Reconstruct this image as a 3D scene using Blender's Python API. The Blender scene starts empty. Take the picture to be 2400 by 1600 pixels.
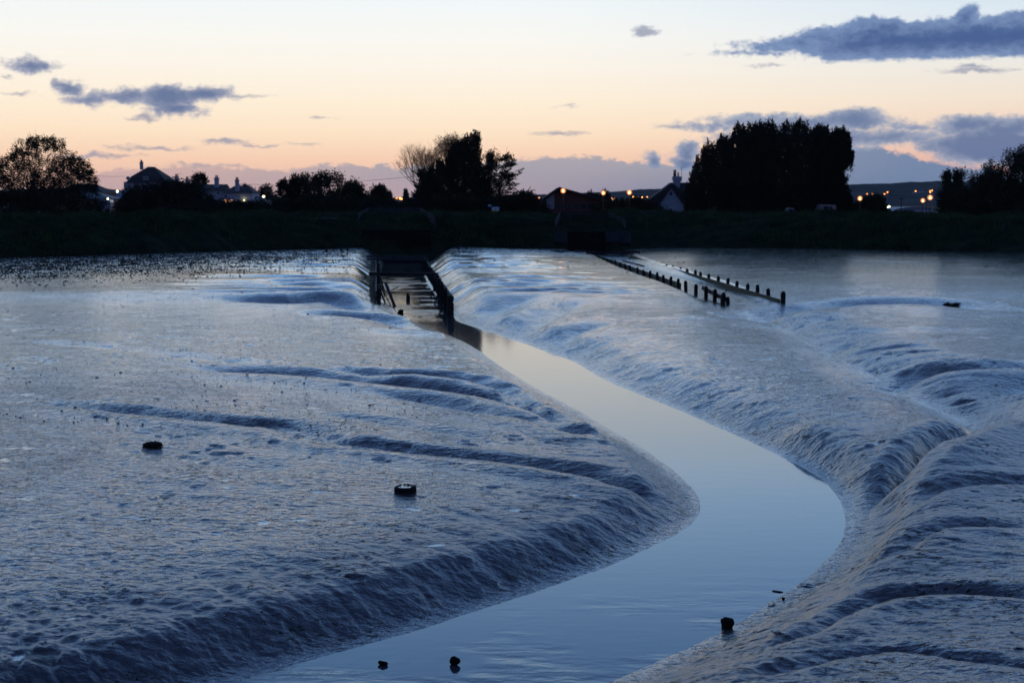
import bpy, bmesh, math, random
import numpy as np
from mathutils import Vector, Matrix
R = math.radians
scene = bpy.context.scene
C = scene.collection
rng = np.random.default_rng(7)
random.seed(7)

# ------------------------------------------------------------------ camera
F = 3333.0                      # focal length in photograph pixels
HOR = 478.0                     # row of the horizon
CZ = 5.4                        # camera height above the creek water
PITCH = math.atan((800 - HOR) / F)
cam = bpy.data.cameras.new('camera')
cam.lens = F / 2400 * 36
cam.sensor_width = 36
cam.clip_end = 20000
cam.clip_start = 0.1
cam.dof.use_dof = True
cam.dof.focus_distance = 27
cam.dof.aperture_fstop = 2.2
camo = bpy.data.objects.new('camera', cam)
C.objects.link(camo)
camo.location = (0, 0, CZ)
camo.rotation_euler = (R(90) - PITCH, 0, 0)
scene.camera = camo
scene.view_settings.view_transform = 'Standard'
scene.view_settings.look = 'None'
scene.view_settings.exposure = 0.10
scene.view_settings.gamma = 1

ca, sa = math.cos(PITCH), math.sin(PITCH)
def ray(x, y):
    dx = (x - 1200) / F; dy = (800 - y) / F
    return dx, ca + dy * sa, dy * ca - sa
def onz(x, y, z):               # where the line of sight meets height z
    a, b, c = ray(x, y); t = (z - CZ) / c
    return (a * t, b * t)
def at(x, y, Y):                # point of the line of sight at distance Y
    a, b, c = ray(x, y); t = Y / b
    return Vector((a * t, Y, CZ + c * t))
def D(pts): return [(x / .98, y / .98) for x, y in pts]
def lin(r, g, b):
    return tuple(((v / 255) / 12.92 if v < 11 else (((v / 255) + .055) / 1.055) ** 2.4) for v in (r, g, b))

# ------------------------------------------------------------------ sky
world = bpy.data.worlds.new('World')
scene.world = world
world.use_nodes = True
NT = world.node_tree
NT.nodes.clear()
def wn(t, **k):
    n = NT.nodes.new(t)
    for a, b in k.items(): setattr(n, a, b)
    return n
def wm(op, a, b=None, c=None, clamp=False):
    n = wn('ShaderNodeMath', operation=op, use_clamp=clamp)
    for i, v in enumerate((a, b, c)):
        if v is None: continue
        if isinstance(v, (int, float)): n.inputs[i].default_value = v
        else: NT.links.new(v, n.inputs[i])
    return n.outputs[0]
def wmix(f, a, b):
    n = wn('ShaderNodeMix', data_type='RGBA')
    for s, v in ((0, f), (6, a), (7, b)):
        if isinstance(v, (int, float)): n.inputs[s].default_value = v
        elif isinstance(v, tuple): n.inputs[s].default_value = (*v, 1)
        else: NT.links.new(v, n.inputs[s])
    return n.outputs[2]
def wsmooth(v, lo, hi):
    n = wn('ShaderNodeMapRange', interpolation_type='SMOOTHSTEP')
    NT.links.new(v, n.inputs[0]); n.inputs[1].default_value = lo; n.inputs[2].default_value = hi
    return n.outputs[0]
tc = wn('ShaderNodeTexCoord')
sep = wn('ShaderNodeSeparateXYZ'); NT.links.new(tc.outputs['Generated'], sep.inputs[0])
az = wm('MULTIPLY', wm('ARCTAN2', sep.outputs[0], sep.outputs[1]), 180 / math.pi)
el = wm('MULTIPLY', wm('ARCSINE', sep.outputs[2]), 180 / math.pi)
t = wm('SQRT', wm('DIVIDE', wm('MAXIMUM', el, 0), 90))
def wramp(stops):
    n = wn('ShaderNodeValToRGB'); e = n.color_ramp.elements
    while len(e) < len(stops): e.new(.5)
    for i, (d, c) in enumerate(stops):
        e[i].position = math.sqrt(d / 90); e[i].color = (*lin(*c), 1)
    NT.links.new(t, n.inputs[0])
    return n.outputs[0]
SUNSET = [(0, (205, 165, 160)), (.9, (240, 194, 172)), (1.8, (249, 208, 178)), (2.8, (252, 226, 196)), (4.0, (252, 236, 212)),
          (5.2, (249, 240, 226)), (6.6, (243, 242, 236)), (8.4, (228, 236, 240)), (12, (172, 208, 243)), (18, (126, 174, 231)),
          (27, (92, 130, 192)), (45, (58, 84, 138)), (90, (36, 54, 98))]
COOLER = [(0, (150, 140, 158)), (.9, (205, 160, 160)), (1.8, (228, 182, 168)), (2.8, (240, 208, 186)), (4.0, (240, 224, 206)),
          (5.2, (232, 228, 220)), (6.6, (218, 226, 232)), (8.4, (196, 215, 232)), (12, (150, 192, 236)), (18, (114, 162, 222)),
          (27, (86, 122, 184)), (45, (54, 80, 134)), (90, (36, 54, 98))]
OPPOSITE = [(0, (56, 66, 98)), (4, (72, 80, 112)), (10, (76, 90, 130)), (20, (60, 82, 130)), (45, (44, 68, 120)), (90, (36, 54, 98))]
warm = wramp(SUNSET); cool = wramp(COOLER); opp = wramp(OPPOSITE)
fr = wsmooth(az, -2, 24)
front = wmix(fr, warm, cool)
side = wsmooth(wm('ABSOLUTE', wm('ADD', az, 4)), 30, 110)
skycol = wmix(side, front, opp)
gn = wn('ShaderNodeFloatCurve'); NT.links.new(t, gn.inputs['Value']); gc = gn.mapping.curves[0]     # the sky above the frame outshines what film can hold
gc.points[0].location = (0, .5); gc.points[1].location = (1, .62)
for e_, g_ in ((2.5, .5), (5, .50), (8.2, .53), (11, .70), (15, .80), (24, .78), (35, .66)): gc.points.new(math.sqrt(e_ / 90), g_)
gn.mapping.update()
gv = wn('ShaderNodeVectorMath', operation='SCALE'); NT.links.new(skycol, gv.inputs[0]); NT.links.new(wm('MULTIPLY', gn.outputs[0], 2), gv.inputs['Scale'])
skycol = gv.outputs[0]
# clouds, laid out by bearing and elevation
vec = wn('ShaderNodeCombineXYZ'); NT.links.new(az, vec.inputs[0]); NT.links.new(el, vec.inputs[1])
vec = vec.outputs[0]
wq = []
for sc_, am_ in ((1.7, .55), (5.5, .22)):          # billows
    wn_ = wn('ShaderNodeTexNoise'); wn_.inputs['Scale'].default_value = sc_; wn_.inputs['Detail'].default_value = 3
    NT.links.new(vec, wn_.inputs[0])
    a_ = wn('ShaderNodeVectorMath', operation='SUBTRACT'); NT.links.new(wn_.outputs['Color'], a_.inputs[0]); a_.inputs[1].default_value = (.5, .5, .5)
    b_ = wn('ShaderNodeVectorMath', operation='MULTIPLY'); NT.links.new(a_.outputs[0], b_.inputs[0]); b_.inputs[1].default_value = (am_, am_ * .75, 0)
    wq.append(b_.outputs[0])
vecw = vec
for q_ in wq:
    a_ = wn('ShaderNodeVectorMath', operation='ADD'); NT.links.new(vecw, a_.inputs[0]); NT.links.new(q_, a_.inputs[1]); vecw = a_.outputs[0]
def wnoise(scale, detail, rough, stretch=(1, 1, 1), off=(0, 0, 0)):
    m = wn('ShaderNodeMapping'); m.inputs['Scale'].default_value = stretch; m.inputs['Location'].default_value = off
    NT.links.new(vec, m.inputs[0])
    n = wn('ShaderNodeTexNoise'); n.inputs['Scale'].default_value = scale
    n.inputs['Detail'].default_value = detail; n.inputs['Roughness'].default_value = rough
    NT.links.new(m.outputs[0], n.inputs[0])
    return n.outputs[0]
def azel(x, y):
    a, b, c = ray(x, y)
    return math.degrees(math.atan2(a, b)), math.degrees(math.atan2(c, math.hypot(a, b)))
DEG = 1 / 58.2
def blobs(lst):                 # (x, y, rx, ry) in the overview's pixels -> signed distance in degrees
    out = None
    for x, y, rx, ry in lst:
        a0, e0 = azel(x / .98, y / .98); a = rx / .98 * DEG; b = ry / .98 * DEG
        m = wn('ShaderNodeMapping', vector_type='POINT')
        m.inputs['Scale'].default_value = (1 / a, 1 / b, 1)
        m.inputs['Location'].default_value = (-a0 / a, -e0 / b, 0)
        NT.links.new(vecw, m.inputs[0])
        l = wn('ShaderNodeVectorMath', operation='LENGTH'); NT.links.new(m.outputs[0], l.inputs[0])
        s = wm('MULTIPLY', wm('SUBTRACT', l.outputs['Value'], 1), min(a, b))
        out = s if out is None else wm('MINIMUM', out, s)
    return out
def cmask(sd, noise, amp, soft, bias=.5):
    v = wm('SUBTRACT', wm('MULTIPLY', wm('SUBTRACT', noise, bias), amp), sd)
    cmask.v = v
    return wsmooth(v, -soft, soft)
nz1 = wnoise(2.2, 10, .68, (.75, 1.25, 1))
nz2 = wnoise(4.5, 8, .62, (.45, 1.5, 1), (3, 7, 0))
nz3 = wnoise(1.1, 6, .55, (.5, 1.4, 1), (11, 2, 0))
# mauve bank lying on the horizon
fc = wn('ShaderNodeFloatCurve')
NT.links.new(wm('DIVIDE', wm('ADD', az, 25), 50), fc.inputs['Value'])
prof = [(-900, 400), (-100, 430), (160, 425), (240, 398), (380, 384), (560, 386), (640, 390), (790, 377), (900, 384), (1000, 380), (1200, 365), (1330, 362), (1450, 372),
        (1600, 376), (1750, 360), (1960, 338), (2060, 352), (2150, 372), (2240, 388), (2352, 398), (2600, 380)]
cv = fc.mapping.curves[0]
pts = [((azel(x / .98, y / .98)[0] + 25) / 50, azel(x / .98, y / .98)[1] / 4) for x, y in prof]
pts = [p for p in pts if 0 < p[0] < 1]
cv.points[0].location = (0, pts[0][1]); cv.points[1].location = (1, pts[-1][1])
for p in pts: cv.points.new(*p)
fc.mapping.update()
sepw = wn('ShaderNodeSeparateXYZ'); NT.links.new(vecw, sepw.inputs[0])
band = cmask(wm('SUBTRACT', wm('ADD', wm('MULTIPLY', sepw.outputs[1], .75), wm('MULTIPLY', el, .25)), wm('MULTIPLY', fc.outputs[0], 4)), nz1, .85, .09)
bandcol = wmix(wsmooth(az, -17, -2), lin(200, 168, 164), lin(168, 163, 172))
bandcol = wmix(wsmooth(az, 2, 17), bandcol, lin(112, 134, 166))
bandlow = wmix(wsmooth(el, 0, 1.7), wmix(wsmooth(az, -6, 12), lin(186, 160, 164), lin(108, 130, 162)), bandcol)
bandf = wm('MULTIPLY', band, wm('SUBTRACT', .97, wm('MULTIPLY', wsmooth(side, 0, 1), .8)))
bandf = wm('MULTIPLY', bandf, wm('ADD', .82, wm('MULTIPLY', wsmooth(az, -14, -2), .18)))
col = wmix(bandf, skycol, bandlow)
# middle clouds on the right
B = blobs([(1640, 291, 55, 7), (1750, 279, 95, 12), (1880, 283, 140, 17), (1965, 275, 62, 22), (1860, 320, 190, 22), (2090, 291, 44, 6), (2030, 316, 120, 13),
           (2230, 290, 70, 22), (2310, 300, 90, 26), (2290, 335, 130, 42), (2180, 330, 60, 16), (2370, 360, 60, 30), (1498, 368, 15, 14), (1580, 350, 24, 22), (1568, 372, 26, 14)])
fB = cmask(B, nz1, .55, .13, .38)
cB = wmix(wsmooth(wm('ADD', cmask.v, wm('MULTIPLY', nz3, .5)), .15, .65), lin(160, 170, 190), lin(88, 114, 155))
col = wmix(wm('MULTIPLY', fB, .93), col, cB)
# left clouds
L = blobs([(70, 150, 50, 15), (160, 205, 34, 17), (205, 228, 46, 14), (290, 222, 70, 17), (385, 222, 76, 26), (400, 250, 60, 18), (470, 216, 62, 18)])
fL = cmask(L, nz1, .60, .14)
cL = wmix(wsmooth(wm('ADD', cmask.v, wm('MULTIPLY', nz3, .4)), .1, .55), lin(160, 164, 184), lin(92, 112, 150))
col = wmix(wm('MULTIPLY', fL, .96), col, cL)
# small flecks
S = blobs([(520, 325, 42, 5), (590, 332, 34, 2), (355, 342, 50, 3.5), (225, 357, 62, 4), (270, 336, 18, 2), (560, 220, 28, 2), (1280, 306, 36, 3), (470, 380, 42, 3),
           (1540, 293, 16, 2), (1755, 152, 22, 3), (1482, 72, 28, 12), (2240, 162, 62, 5), (2235, 153, 26, 5), (45, 216, 16, 2), (330, 270, 26, 6), (690, 333, 14, 1.5),
           (12, 178, 8, 2), (1300, 247, 10, 1.5), (740, 272, 10, 1.5), (125, 190, 10, 12)])
fS = cmask(S, nz2, .24, .08, .50)
col = wmix(wm('MULTIPLY', fS, .75), col, lin(128, 136, 165))
# big dark cloud
A = blobs([(2080, 100, 250, 46), (2250, 95, 330, 52), (2420, 90, 200, 55), (2010, 75, 90, 34), (2222, 42, 24, 28), (2330, 55, 50, 26), (1850, 102, 110, 17), (1900, 90, 80, 24),
           (1770, 98, 55, 5), (1745, 122, 52, 3.5), (1800, 112, 60, 7)])
be = azel(2150, 138)[1]
A = wm('MAXIMUM', A, wm('MULTIPLY', wm('SUBTRACT', be, el), 1.0))
fA = cmask(A, nz1, .5, .10, .45)
cA = wmix(wsmooth(wm('ADD', cmask.v, wm('MULTIPLY', nz1, .5)), .2, .95), lin(118, 142, 182), lin(60, 88, 140))
cA = wmix(wm('MULTIPLY', wsmooth(wm('ADD', el, wm('MULTIPLY', nz1, .8)), 7.1, 8.5), .55), cA, lin(104, 130, 172))
col = wmix(wm('MULTIPLY', fA, .97), col, cA)
bg = wn('ShaderNodeBackground'); NT.links.new(col, bg.inputs[0]); bg.inputs[1].default_value = 1.0
wo = wn('ShaderNodeOutputWorld'); NT.links.new(bg.outputs[0], wo.inputs[0])
world.cycles.sampling_method = 'MANUAL'
world.cycles.sample_map_resolution = 1024

# ------------------------------------------------------------------ helpers
def tag(o, label=None, cat=None, group=None, kind=None):
    if label: o['label'] = label
    if cat: o['category'] = cat
    if group: o['group'] = group
    if kind: o['kind'] = kind
    return o
def empty(name, loc, label, cat, group=None, rz=0):
    o = bpy.data.objects.new(name, None); C.objects.link(o)
    o.location = loc; o.rotation_euler = (0, 0, rz); o.empty_display_size = .3
    return tag(o, label, cat, group)
def npmesh(name, V, Fc, mat, parent=None, smooth=False, attrs=None, origin=None):
    V = np.asarray(V, dtype=np.float32); Fc = np.asarray(Fc, dtype=np.int32)
    if parent is not None and origin is None: origin = parent.location
    if origin is not None: V = V - np.asarray(origin, dtype=np.float32)
    me = bpy.data.meshes.new(name)
    me.vertices.add(len(V)); me.vertices.foreach_set('co', V.ravel())
    n, k = Fc.shape
    me.loops.add(n * k); me.loops.foreach_set('vertex_index', Fc.ravel())
    me.polygons.add(n); me.polygons.foreach_set('loop_start', np.arange(0, n * k, k, dtype=np.int32))
    me.polygons.foreach_set('loop_total', np.full(n, k, dtype=np.int32))
    if smooth: me.polygons.foreach_set('use_smooth', np.ones(n, dtype=bool))
    me.update(calc_edges=True)
    if attrs:
        for an, av in attrs.items():
            a = me.attributes.new(an, 'FLOAT', 'POINT'); a.data.foreach_set('value', np.asarray(av, dtype=np.float32).ravel())
    me.materials.append(mat)
    o = bpy.data.objects.new(name, me); C.objects.link(o)
    if parent is not None: o.parent = parent
    elif origin is not None: o.location = origin
    return o
def pymesh(name, verts, faces, mat, parent=None, smooth=False, origin=None):
    org = Vector(parent.location) if parent is not None else (Vector(origin) if origin is not None else Vector((0, 0, 0)))
    me = bpy.data.meshes.new(name)
    me.from_pydata([tuple(Vector(v) - org) for v in verts], [], faces)
    bm = bmesh.new(); bm.from_mesh(me); bmesh.ops.recalc_face_normals(bm, faces=bm.faces); bm.to_mesh(me); bm.free()
    if smooth:
        for p in me.polygons: p.use_smooth = True
    me.materials.append(mat)
    o = bpy.data.objects.new(name, me); C.objects.link(o)
    if parent is not None: o.parent = parent
    elif origin is not None: o.location = origin
    return o
class MB:                        # collects shapes, then becomes ONE mesh
    def __init__(s): s.v = []; s.f = []
    def add(s, v, f):
        n = len(s.v); s.v += [Vector(p) for p in v]; s.f += [[i + n for i in q] for q in f]; return s
    def box(s, x0, x1, y0, y1, z0, z1):
        return s.add([(x0, y0, z0), (x1, y0, z0), (x1, y1, z0), (x0, y1, z0), (x0, y0, z1), (x1, y0, z1), (x1, y1, z1), (x0, y1, z1)],
                     [(0, 3, 2, 1), (4, 5, 6, 7), (0, 1, 5, 4), (1, 2, 6, 5), (2, 3, 7, 6), (3, 0, 4, 7)])
    def beam(s, a, b, w, h, jit=0):      # squared timber from a to b
        a = Vector(a); b = Vector(b); d = (b - a).normalized()
        up = Vector((0, 0, 1)) if abs(d.z) < .9 else Vector((0, 1, 0))
        sx = d.cross(up).normalized() * w / 2; sz = sx.cross(d).normalized() * h / 2
        v = []
        for p in (a, b):
            for i, j in ((-1, -1), (1, -1), (1, 1), (-1, 1)):
                v.append(p + sx * i + sz * j + Vector((random.uniform(-jit, jit), random.uniform(-jit, jit), random.uniform(-jit, jit))))
        return s.add(v, [(0, 1, 2, 3), (7, 6, 5, 4), (0, 4, 5, 1), (1, 5, 6, 2), (2, 6, 7, 3), (3, 7, 4, 0)])
    def tube(s, pts, rad, n=6):
        rings = []
        for i, p in enumerate(pts):
            p = Vector(p); q0 = Vector(pts[max(i - 1, 0)]); q1 = Vector(pts[min(i + 1, len(pts) - 1)])
            d = (q1 - q0).normalized(); up = Vector((0, 0, 1)) if abs(d.z) < .9 else Vector((1, 0, 0))
            a = d.cross(up).normalized(); b = a.cross(d)
            r = rad[i] if isinstance(rad, (list, tuple)) else rad
            rings.append([p + (a * math.cos(k * 2 * math.pi / n) + b * math.sin(k * 2 * math.pi / n)) * r for k in range(n)])
        v = [q for r in rings for q in r]; f = []
        for i in range(len(pts) - 1):
            for k in range(n):
                f.append((i * n + k, i * n + (k + 1) % n, (i + 1) * n + (k + 1) % n, (i + 1) * n + k))
        f.append(tuple(range(n))); f.append(tuple((len(pts) - 1) * n + k for k in range(n)))
        return s.add(v, f)
    def prism(s, poly, y0, y1):  # poly: list of (x, z), extruded along y
        n = len(poly)
        v = [(x, y0, z) for x, z in poly] + [(x, y1, z) for x, z in poly]
        return s.add(v, [tuple(range(n)), tuple(range(2 * n - 1, n - 1, -1))] + [(i, (i + 1) % n, (i + 1) % n + n, i + n) for i in range(n)])
    def build(s, name, mat, parent=None, smooth=False, origin=None): return pymesh(name, s.v, s.f, mat, parent, smooth, origin)

# value noise
def _h(ix, iy, seed):
    n = (ix.astype(np.int64) * 374761393 + iy.astype(np.int64) * 668265263 + seed * 1442695041) & 0xffffffff
    n = ((n ^ (n >> 13)) * 1274126177) & 0xffffffff
    return ((n ^ (n >> 16)) & 0xffff).astype(np.float32) / 65535.0
def vnoise(x, y, seed=0):
    ix = np.floor(x); iy = np.floor(y); fx = (x - ix).astype(np.float32); fy = (y - iy).astype(np.float32)
    fx = fx * fx * fx * (fx * (fx * 6 - 15) + 10); fy = fy * fy * fy * (fy * (fy * 6 - 15) + 10)
    a = _h(ix, iy, seed); b = _h(ix + 1, iy, seed); c = _h(ix, iy + 1, seed); d = _h(ix + 1, iy + 1, seed)
    return (a + (b - a) * fx) * (1 - fy) + (c + (d - c) * fx) * fy - .5
def rot(x, y, a): return x * math.cos(a) - y * math.sin(a), x * math.sin(a) + y * math.cos(a)
def sstep(v, a, b):
    t = np.clip((v - a) / (b - a), 0, 1); return t * t * (3 - 2 * t)
def poly_dist(X, Y, pts):        # distance, arc length at the nearest point, side
    best = np.full(X.shape, 1e9, np.float32); S = np.zeros_like(best); SD = np.ones_like(best); acc = 0
    for (ax, ay), (bx, by) in zip(pts[:-1], pts[1:]):
        dx, dy = bx - ax, by - ay; L2 = dx * dx + dy * dy; L = math.sqrt(L2)
        tt = np.clip(((X - ax) * dx + (Y - ay) * dy) / L2, 0, 1)
        d2 = (X - ax - tt * dx) ** 2 + (Y - ay - tt * dy) ** 2
        m = d2 < best
        best = np.where(m, d2, best); S = np.where(m, acc + tt * L, S)
        SD = np.where(m, np.sign((X - ax) * dy - (Y - ay) * dx), SD)
        acc += L
    return np.sqrt(best), S, SD
def inside(X, Y, poly):
    r = np.zeros(X.shape, bool); n = len(poly)
    for i in range(n):
        ax, ay = poly[i]; bx, by = poly[(i + 1) % n]
        if ay == by: continue
        c = ((ay > Y) != (by > Y)) & (X < (bx - ax) * (Y - ay) / (by - ay) + ax)
        r ^= c
    return r
def smoothline(p, it=2):
    p = [tuple(q) for q in p]
    for _ in range(it):
        q = [p[0]]
        for a, b in zip(p[:-1], p[1:]):
            q.append((a[0] * .75 + b[0] * .25, a[1] * .75 + b[1] * .25)); q.append((a[0] * .25 + b[0] * .75, a[1] * .25 + b[1] * .75))
        q.append(p[-1]); p = q
    return p

# ------------------------------------------------------------------ materials
def mat(name, color, rough=.8, spec=.3, noise=None, bump=None, var=.35, metal=0, coat=0):
    m = bpy.data.materials.new(name); m.use_nodes = True
    nt = m.node_tree; p = nt.nodes['Principled BSDF']
    p.inputs['Roughness'].default_value = rough; p.inputs['Metallic'].default_value = metal
    p.inputs['Specular IOR Level'].default_value = spec; p.inputs['Coat Weight'].default_value = coat
    tcn = nt.nodes.new('ShaderNodeTexCoord')
    nz = nt.nodes.new('ShaderNodeTexNoise'); nz.inputs['Scale'].default_value = noise or 3; nz.inputs['Detail'].default_value = 5
    nt.links.new(tcn.outputs['Object'], nz.inputs[0])
    r = nt.nodes.new('ShaderNodeValToRGB'); r.color_ramp.elements[0].position = .3; r.color_ramp.elements[1].position = .7
    r.color_ramp.elements[0].color = (*[c * (1 - var) for c in color], 1); r.color_ramp.elements[1].color = (*[min(1, c * (1 + var)) for c in color], 1)
    nt.links.new(nz.outputs[0], r.inputs[0]); nt.links.new(r.outputs[0], p.inputs['Base Color'])
    if bump:
        n2 = nt.nodes.new('ShaderNodeTexNoise'); n2.inputs['Scale'].default_value = bump[0]; n2.inputs['Detail'].default_value = 6
        nt.links.new(tcn.outputs['Object'], n2.inputs[0])
        b = nt.nodes.new('ShaderNodeBump'); b.inputs['Distance'].default_value = bump[1]; b.inputs['Strength'].default_value = 1
        nt.links.new(n2.outputs[0], b.inputs['Height']); nt.links.new(b.outputs[0], p.inputs['Normal'])
    return m
def emis(name, color, strength):
    m = bpy.data.materials.new(name); m.use_nodes = True; nt = m.node_tree; nt.nodes.clear()
    e = nt.nodes.new('ShaderNodeEmission'); e.inputs[0].default_value = (*color, 1); e.inputs[1].default_value = strength
    o = nt.nodes.new('ShaderNodeOutputMaterial'); nt.links.new(e.outputs[0], o.inputs[0])
    return m
M = {}
M['timber'] = mat('wet_dark_timber', (.022, .019, .016), .75, .25, 6, (30, .01))
M['timber_algae'] = mat('algae_covered_timber', (.045, .05, .022), .7, .25, 5, (25, .01))
M['old_timber'] = mat('weathered_grey_timber', (.045, .045, .052), .8, .15, 5, (30, .006))
M['stone'] = mat('dark_wet_stone', (.012, .012, .010), .9, .04, 8, (14, .03))
M['weed'] = mat('dark_seaweed', (.016, .02, .012), .65, .3, 10)
M['rubber'] = mat('old_rubber', (.018, .018, .018), .75, .2, 12, (40, .006))
M['concrete'] = mat('stained_concrete', (.028, .028, .03), .85, .3, 2, (12, .01))
M['grass'] = mat('grass_blades', (.030, .058, .018), .9, .1, .5, None, .5)
M['bank'] = mat('grassy_bank', (.014, .024, .010), 1, .05, .6, (2.5, .2), .5)
M['land'] = mat('rough_land', (.025, .035, .018), 1, .05, .1)
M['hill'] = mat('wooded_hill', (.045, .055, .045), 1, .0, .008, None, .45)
M['leaf'] = mat('broad_leaves', (.018, .026, .012), .9, .1, .6, None, .45)
M['leaf_brown'] = mat('autumn_leaves', (.07, .045, .022), .9, .1, .6, None, .4)
M['needle'] = mat('conifer_needles', (.010, .018, .010), .95, .05, .6, None, .45)
M['bark'] = mat('dark_bark', (.05, .04, .03), .9, .1, 6)
M['render'] = mat('white_render', (.42, .42, .45), .85, .2, 1.2, None, .08)
M['brick'] = mat('red_brick', (.26, .12, .08), .9, .2, 2, None, .2)
M['boarding'] = mat('stained_boarding', (.15, .06, .045), .8, .2, 2, None, .2)
M['tiles'] = mat('dark_roof_tiles', (.05, .042, .04), .85, .2, 3, None, .3)
M['slate'] = mat('blue_grey_slate', (.045, .05, .06), .6, .4, 3, None, .2)
M['metalroof'] = mat('pale_metal_roof', (.16, .18, .21), .5, .4, 1, None, .1)
M['frame'] = mat('white_paint', (.7, .7, .72), .6, .3, 5, None, .05)
M['glass'] = mat('dark_window_glass', (.02, .025, .03), .08, .5, 2, None, .1)
M['pot'] = mat('clay_pot', (.18, .09, .06), .8, .2, 5)
M['iron'] = mat('black_iron', (.02, .02, .022), .5, .4, 5)
M['paintcar'] = mat('pale_car_paint', (.20, .21, .23), .3, .5, 3, None, .05, coat=.6)
M['paintdark'] = mat('dark_blue_car_paint', (.04, .05, .08), .3, .5, 3, None, .05, coat=.6)
M['yellow'] = mat('yellow_paint', (.65, .55, .05), .6, .3, 4, None, .1)
M['bluepaint'] = mat('pale_blue_paint', (.45, .60, .75), .6, .3, 4, None, .08)
M['bulb'] = emis('sodium_bulb', (1, .62, .22), 14)
M['farlight'] = emis('distant_sodium_light', (1, .30, .06), 6)
M['farwhite'] = emis('distant_white_light', (1, .85, .5), 5)
M['whitelight'] = emis('pale_yellow_light', (1, .9, .45), 8)
M['litwin'] = emis('lit_window', (1, .42, .12), .9)
def globe_mat():
    m = bpy.data.materials.new('glowing_globe'); m.use_nodes = True; nt = m.node_tree; nt.nodes.clear()
    e = nt.nodes.new('ShaderNodeEmission'); e.inputs[0].default_value = (1, .36, .13, 1); e.inputs[1].default_value = 1.15
    tr = nt.nodes.new('ShaderNodeBsdfTransparent'); tr.inputs[0].default_value = (1, .9, .8, 1)
    mx = nt.nodes.new('ShaderNodeMixShader'); mx.inputs[0].default_value = .5
    o = nt.nodes.new('ShaderNodeOutputMaterial')
    nt.links.new(tr.outputs[0], mx.inputs[1]); nt.links.new(e.outputs[0], mx.inputs[2]); nt.links.new(mx.outputs[0], o.inputs[0])
    return m
M['globe'] = globe_mat()
def mud_mat():
    m = bpy.data.materials.new('wet_mud'); m.use_nodes = True; nt = m.node_tree; p = nt.nodes['Principled BSDF']
    N = nt.nodes.new; Lk = nt.links.new
    tcn = N('ShaderNodeTexCoord')
    def noise(scale, det=5, rough=.6, st=(1, 1, 1)):
        mp = N('ShaderNodeMapping'); mp.inputs['Scale'].default_value = st; Lk(tcn.outputs['Object'], mp.inputs[0])
        n = N('ShaderNodeTexNoise'); n.inputs['Scale'].default_value = scale; n.inputs['Detail'].default_value = det; n.inputs['Roughness'].default_value = rough
        Lk(mp.outputs[0], n.inputs[0]); return n.outputs[0]
    def mr(v, a, b, c, d):
        n = N('ShaderNodeMapRange'); Lk(v, n.inputs[0])
        for i, q in enumerate((a, b, c, d)): n.inputs[i + 1].default_value = q
        return n.outputs[0]
    def mth(op, a, b):
        n = N('ShaderNodeMath'); n.operation = op
        for i, v in enumerate((a, b)):
            if isinstance(v, (int, float)): n.inputs[i].default_value = v
            else: Lk(v, n.inputs[i])
        return n.outputs[0]
    big = noise(.35, 4); mid = noise(3.0, 5)
    r = N('ShaderNodeValToRGB'); Lk(mth('ADD', mth('MULTIPLY', big, .6), mth('MULTIPLY', mid, .4)), r.inputs[0])
    r.color_ramp.elements[0].position = .38; r.color_ramp.elements[0].color = (.048, .042, .036, 1)
    r.color_ramp.elements[1].position = .62; r.color_ramp.elements[1].color = (.085, .073, .062, 1)
    at_w = N('ShaderNodeAttribute'); at_w.attribute_name = 'wet'
    at_a = N('ShaderNodeAttribute'); at_a.attribute_name = 'dark'
    at_d = N('ShaderNodeAttribute'); at_d.attribute_name = 'dry'
    dk = N('ShaderNodeMix'); dk.data_type = 'RGBA'; Lk(at_a.outputs['Fac'], dk.inputs[0]); Lk(r.outputs[0], dk.inputs[6]); dk.inputs[7].default_value = (.018, .022, .016, 1)
    sp1 = mr(noise(9, 3, .7, (.8, 1.2, 1)), .57, .62, 0, 1); sp2 = mr(noise(.9, 4), .45, .58, 0, 1)
    speck = mth('MULTIPLY', sp1, sp2)
    dk2 = N('ShaderNodeMix'); dk2.data_type = 'RGBA'; Lk(speck, dk2.inputs[0]); Lk(dk.outputs[2], dk2.inputs[6]); dk2.inputs[7].default_value = (.014, .015, .012, 1)
    Lk(dk2.outputs[2], p.inputs['Base Color'])
    ro = mr(mth('ADD', mth('MULTIPLY', big, .5), mth('MULTIPLY', mid, .5)), .3, .7, .07, .14)
    ro = mth('ADD', ro, mth('MULTIPLY', at_d.outputs['Fac'], .22)); ro = mth('ADD', ro, mth('MULTIPLY', at_a.outputs['Fac'], .6)); ro = mth('ADD', ro, mth('MULTIPLY', speck, .4))
    rw = N('ShaderNodeMix'); rw.data_type = 'FLOAT'; Lk(at_w.outputs['Fac'], rw.inputs[0]); Lk(ro, rw.inputs[2]); rw.inputs[3].default_value = .04
    CALMR = rw.outputs[0]
    p.inputs['IOR'].default_value = 1.75
    p.inputs['Specular IOR Level'].default_value = .5
    sp = N('ShaderNodeMix'); sp.data_type = 'FLOAT'; Lk(mth('MAXIMUM', at_a.outputs['Fac'], speck), sp.inputs[0]); sp.inputs[2].default_value = .5; sp.inputs[3].default_value = .12
    Lk(sp.outputs[0], p.inputs['Specular IOR Level'])
    h1 = noise(8.2, 3, .5, (.8, 1.1, 1)); h2 = noise(3.0, 2, .5); h3 = noise(30, 2, .5)
    h = mth('ADD', mth('ADD', h1, mth('MULTIPLY', h2, .75)), mth('MULTIPLY', h3, .16))
    at_c = N('ShaderNodeAttribute'); at_c.attribute_name = 'calm'
    h = mth('SUBTRACT', h, mth('MULTIPLY', speck, .55))
    b = N('ShaderNodeBump'); b.inputs['Distance'].default_value = .040
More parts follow.
